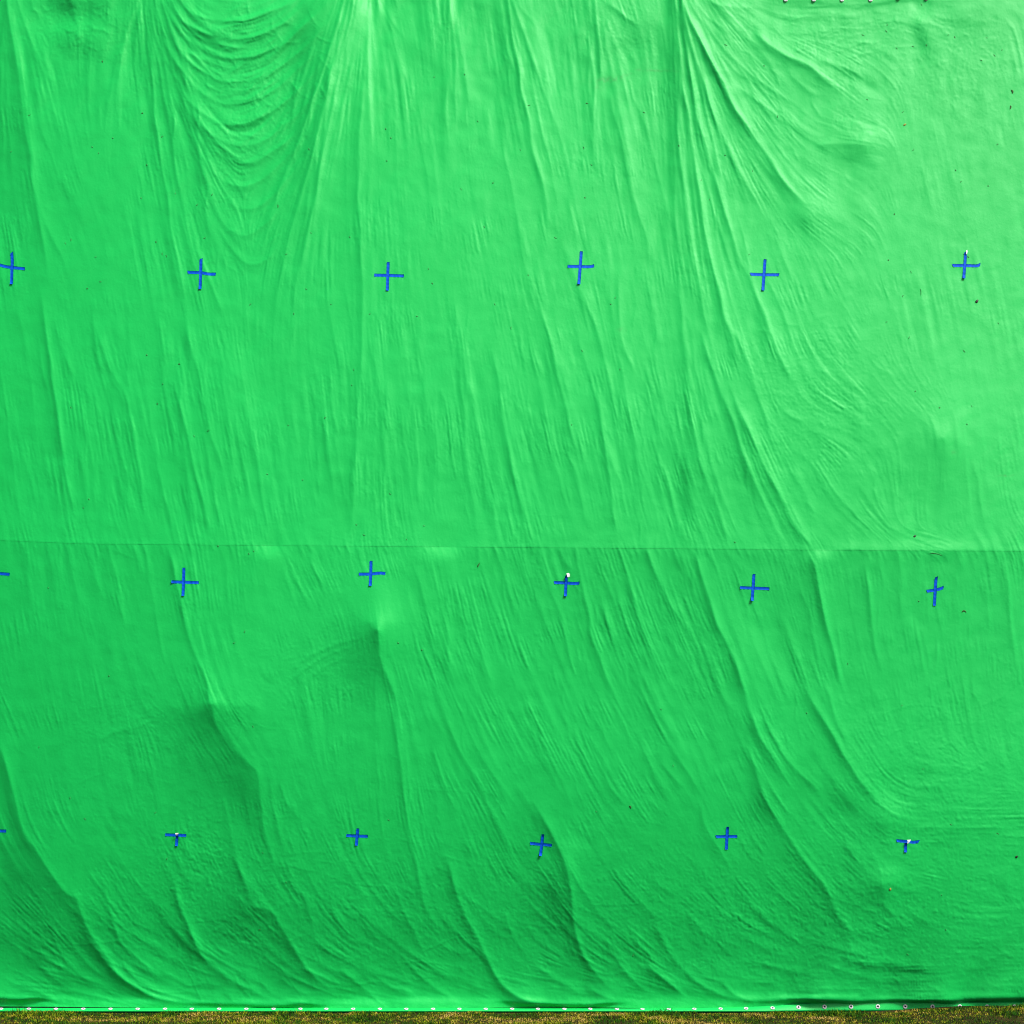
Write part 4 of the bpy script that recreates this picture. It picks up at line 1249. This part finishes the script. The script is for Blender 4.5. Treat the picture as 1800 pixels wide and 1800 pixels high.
SLIV = crop(0, 0, [(155, 607), (375, 1265), (345, 1283), (822, 1275), (855, 1340), (880, 1350), (505, 1355), (530, 1485), (1467, 1087), (925, 1020), (1080, 1255),
                   (1040, 1080), (1120, 1025), (1630, 787), (1510, 1340), (1320, 1605), (1615, 1525), (1550, 1655), (1640, 1228), (60, 800), (855, 720)]) + \
    crop(600, 0, [(990, 555), (720, 640), (632, 998), (1597, 593), (1295, 545), (1280, 780), (1320, 870), (755, 1197), (945, 790), (490, 405), (985, 1450),
                  (810, 1605), (1420, 1605), (1445, 1570), (150, 1655), (1780, 768), (895, 1730), (480, 1495), (1130, 1255)]) + \
    crop(1200, 0, [(228, 237), (500, 612), (225, 818), (98, 950), (142, 1052), (975, 525), (1080, 130), (1075, 165), (950, 185), (1130, 255), (1215, 245),
                   (1285, 237), (1260, 25), (1400, 185), (1435, 197), (1605, 200), (1645, 293), (1685, 262), (1162, 590), (1218, 790), (1660, 760), (1468, 957),
                   (1118, 1130), (1205, 1435), (1160, 1560), (1075, 1697), (1505, 1355), (352, 1340), (370, 900), (1195, 1780), (1665, 1705)]) + \
    crop(0, 600, [(1025, 500), (1597, 730), (1338, 1107), (1290, 1530), (1235, 1590), (375, 350), (1715, 402), (1098, 472)]) + \
    crop(600, 600, [(1470, 147), (437, 973), (120, 1022), (257, 805), (1270, 50)]) + \
    crop(1200, 600, [(1525, 342), (870, 1700), (275, 1060), (1485, 52)]) + \
    crop(0, 1200, [(370, 608), (450, 718), (880, 928), (1335, 232), (1370, 1302), (1385, 897), (1510, 1052), (205, 340), (820, 685)]) + \
    crop(600, 1200, [(1687, 140), (1750, 437), (250, 725), (210, 1700), (1540, 1437)]) + \
    crop(1200, 1200, [(1187, 1433), (1415, 748), (1662, 795), (1268, 455), (1157, 120), (655, 160)])
STRONG = {(180, 108), (250, 199), (489, 362), (125, 422), (153, 507), (867, 322), (1028, 348)}
for x, y in DOTS:
    dark = any(abs(x - a) < 2 and abs(y - b) < 2 for a, b in STRONG) or random.random() < .15
    o = fragment(x, y, random.uniform(2.6, 3.6), random.uniform(0, 180), random.uniform(1.5, 2.1), M_SPECK if dark else M_SPECKG, 0, "plant_speck")
    tag(o, "dark round speck on green cloth %s" % place_words(x, y), "plant speck", GRP)
for x, y in SLIV:
    dark = any(abs(x - a) < 2 and abs(y - b) < 2 for a, b in STRONG) or random.random() < .12
    o = fragment(x, y, random.uniform(3.6, 6.0), random.choice([random.gauss(-50, 25), random.gauss(55, 25)]), random.uniform(1.0, 1.5), M_SPECK if dark else M_SPECKG, random.gauss(0, .35))
    tag(o, "thin plant sliver on green cloth %s" % place_words(x, y), "plant sliver", GRP)
BIG = [  # x, y, length, angle, width, material, bend, label, name
    (1717.3, 529.5, 7, -52, 4.0, M_SEED, 0, "plump black seed on the cloth below the rightmost top-row tape cross", "seed"),
    (1787, 1506, 5, -40, 3.6, M_SEED, 0, "black seed near the right photo edge, low on the cloth", "seed"),
    (1608, 942.5, 5.5, -25, 2.8, M_SEED, 0, "dark seed just above the seam right of the deep folds", "seed"),
    (1564.8, 1563, 5.5, -70, 3.2, M_TAN, 0, "small orange-tan leaf bit low on the cloth near the poked dimple", "leaf_fragment"),
    (1590.5, 219, 6, -30, 2.6, M_TAN, .2, "pale tan leaf bit high on the right part of the cloth", "leaf_fragment"),
    (1780, 161, 8, 75, 3.0, M_SPECK, .5, "dark crumpled leaf bit near the upper right photo edge", "leaf_fragment"),
    (1776.5, 189, 8, 100, 2.4, M_SPECK, .2, "olive leaf sliver under a crumpled bit at the upper right edge", "leaf_fragment"),
    (1694.5, 1073.5, 11, 0, 2.0, M_SPECK, .8, "dark hooked twig on the cloth below the rightmost middle-row tape cross", "twig"),
    (1646, 973, 24, 12, 1.3, M_SPECKG, .15, "long thin stalk lying under the seam right of the bright seam patch", "twig"),
    (841, 993, 9, -60, 1.8, M_SPECK, .2, "long dark twig on the cloth under the seam, centre", "twig"),
    (1108.5, 1418.5, 7, 65, 2.4, M_SPECK, .4, "dark forked plant bit low on the cloth right of centre", "twig"),
    (1619, 514, 13, 88, 1.2, M_SPECKG, .1, "long upright stalk on the cloth left below the rightmost top-row tape cross", "twig"),
]
for x, y, L, a, w, m, bd, lab, nm in BIG:
    o = fragment(x, y, L, a, w, m, bd, nm)
    tag(o, lab, nm.replace("_", " "), GRP)

# ------------------------------------------------------------------ grass
def grass_material():
    m, nt, b = mat_new("grass_blades")
    N, L = nt.nodes.new, nt.links.new
    at = N("ShaderNodeAttribute"); at.attribute_name = "blade"
    r = N("ShaderNodeValToRGB")
    e = r.color_ramp.elements
    e[0].position = 0.0; e[0].color = (0.016, 0.075, 0.002, 1)
    e[1].position = 1.0; e[1].color = (0.38, 0.27, 0.075, 1)
    for pos, c in ((.28, (0.110, 0.170, 0.004, 1)), (.55, (0.22, 0.22, 0.008, 1)), (.78, (0.30, 0.22, 0.035, 1))):
        k = e.new(pos); k.color = c
    L(at.outputs["Fac"], r.inputs[0])
    L(r.outputs[0], b.inputs["Base Color"])
    b.inputs["Roughness"].default_value = .75
    b.inputs["Specular IOR Level"].default_value = .08
    return m
NB = 56000
bxp = rng.uniform(-6.6, 6.8, NB)
byp = -0.165 - 1.65 * rng.random(NB)**1.15  # blades start clear of the hem; dark soil there passes for its shadow
def vnoise(x, y, sc, seed):
    r2 = np.random.default_rng(seed); G = r2.random((128, 128))
    u = (x * sc) % 127; v = (y * sc) % 127
    i = u.astype(int); j = v.astype(int); a = u - i; c = v - j
    a = a * a * (3 - 2 * a); c = c * c * (3 - 2 * c)
    return G[j, i] * (1 - a) * (1 - c) + G[j, i + 1] * a * (1 - c) + G[j + 1, i] * (1 - a) * c + G[j + 1, i + 1] * a * c
clump = vnoise(bxp + 50, byp + 20, 2.6, 1) * .6 + vnoise(bxp + 50, byp + 20, 8, 2) * .4
dry = vnoise(bxp + 80, (byp + 20) * 1.5, 1.9, 3) * .55 + vnoise(bxp + 50, byp + 20, 14, 4) * .45
hgt = (0.012 + 0.058 * np.clip((clump - .25) * 1.5, 0, 1.1)**1.6 * rng.random(NB)**.6) * np.where(rng.random(NB) < .03, 1.4, 1)
flat = rng.random(NB) < np.clip(dry * 1.2 - .35, 0, .9)
blade = np.clip(0.15 + 2.1 * (dry - .47) + rng.normal(0, .11, NB) - 1.5 * np.clip(clump - .50, 0, 1), 0, 1)
blade = np.where(flat, np.clip(blade + .25, 0, 1), blade)
az = rng.uniform(0, 2 * math.pi, NB)
tuft = (byp > -.26) & (clump > .5)         # tufts grown up against the hem
hgt = np.where(tuft, np.maximum(hgt, .022 + .05 * (clump - .5) / .3 * rng.random(NB)), hgt)
lean = np.where(flat, rng.uniform(1.1, 1.5, NB), np.abs(rng.normal(.45, .28, NB)))
Lb = np.where(flat, hgt * 1.6, hgt)
wid = rng.uniform(.0035, .0080, NB)
base = np.stack([bxp, byp, ground_z(bxp, byp)], -1)
d1 = np.stack([np.cos(az) * np.sin(lean * .6), np.sin(az) * np.sin(lean * .6), np.cos(lean * .6)], -1)
d2 = np.stack([np.cos(az) * np.sin(lean * 1.3), np.sin(az) * np.sin(lean * 1.3), np.cos(lean * 1.3)], -1)
sd = np.stack([-np.sin(az + rng.normal(0, .8, NB)), np.cos(az), np.zeros(NB)], -1)
mid = base + d1 * (Lb * .55)[:, None]
tip = mid + d2 * (Lb * .55)[:, None]
tip[:, 2] = np.maximum(tip[:, 2], base[:, 2] + .003)
w2 = (wid / 2)[:, None]
V = np.stack([base - sd * w2, base + sd * w2, mid + sd * w2 * .85, mid - sd * w2 * .85, tip + sd * w2 * .15, tip - sd * w2 * .15], 1).reshape(-1, 3)
ii = np.arange(NB)[:, None] * 6
Qs = np.concatenate([ii + np.array([[0, 1, 2, 3]]), ii + np.array([[3, 2, 4, 5]])], 0)
gme = np_mesh("grass", V, Qs, smooth=False)
ga = gme.attributes.new("blade", 'FLOAT', 'POINT')
ga.data.foreach_set("value", np.repeat(blade, 6).astype(np.float32))
tag(link("grass", gme, grass_material()), "short patchy green and straw coloured lawn along the foot of the cloth", "grass", kind="stuff")
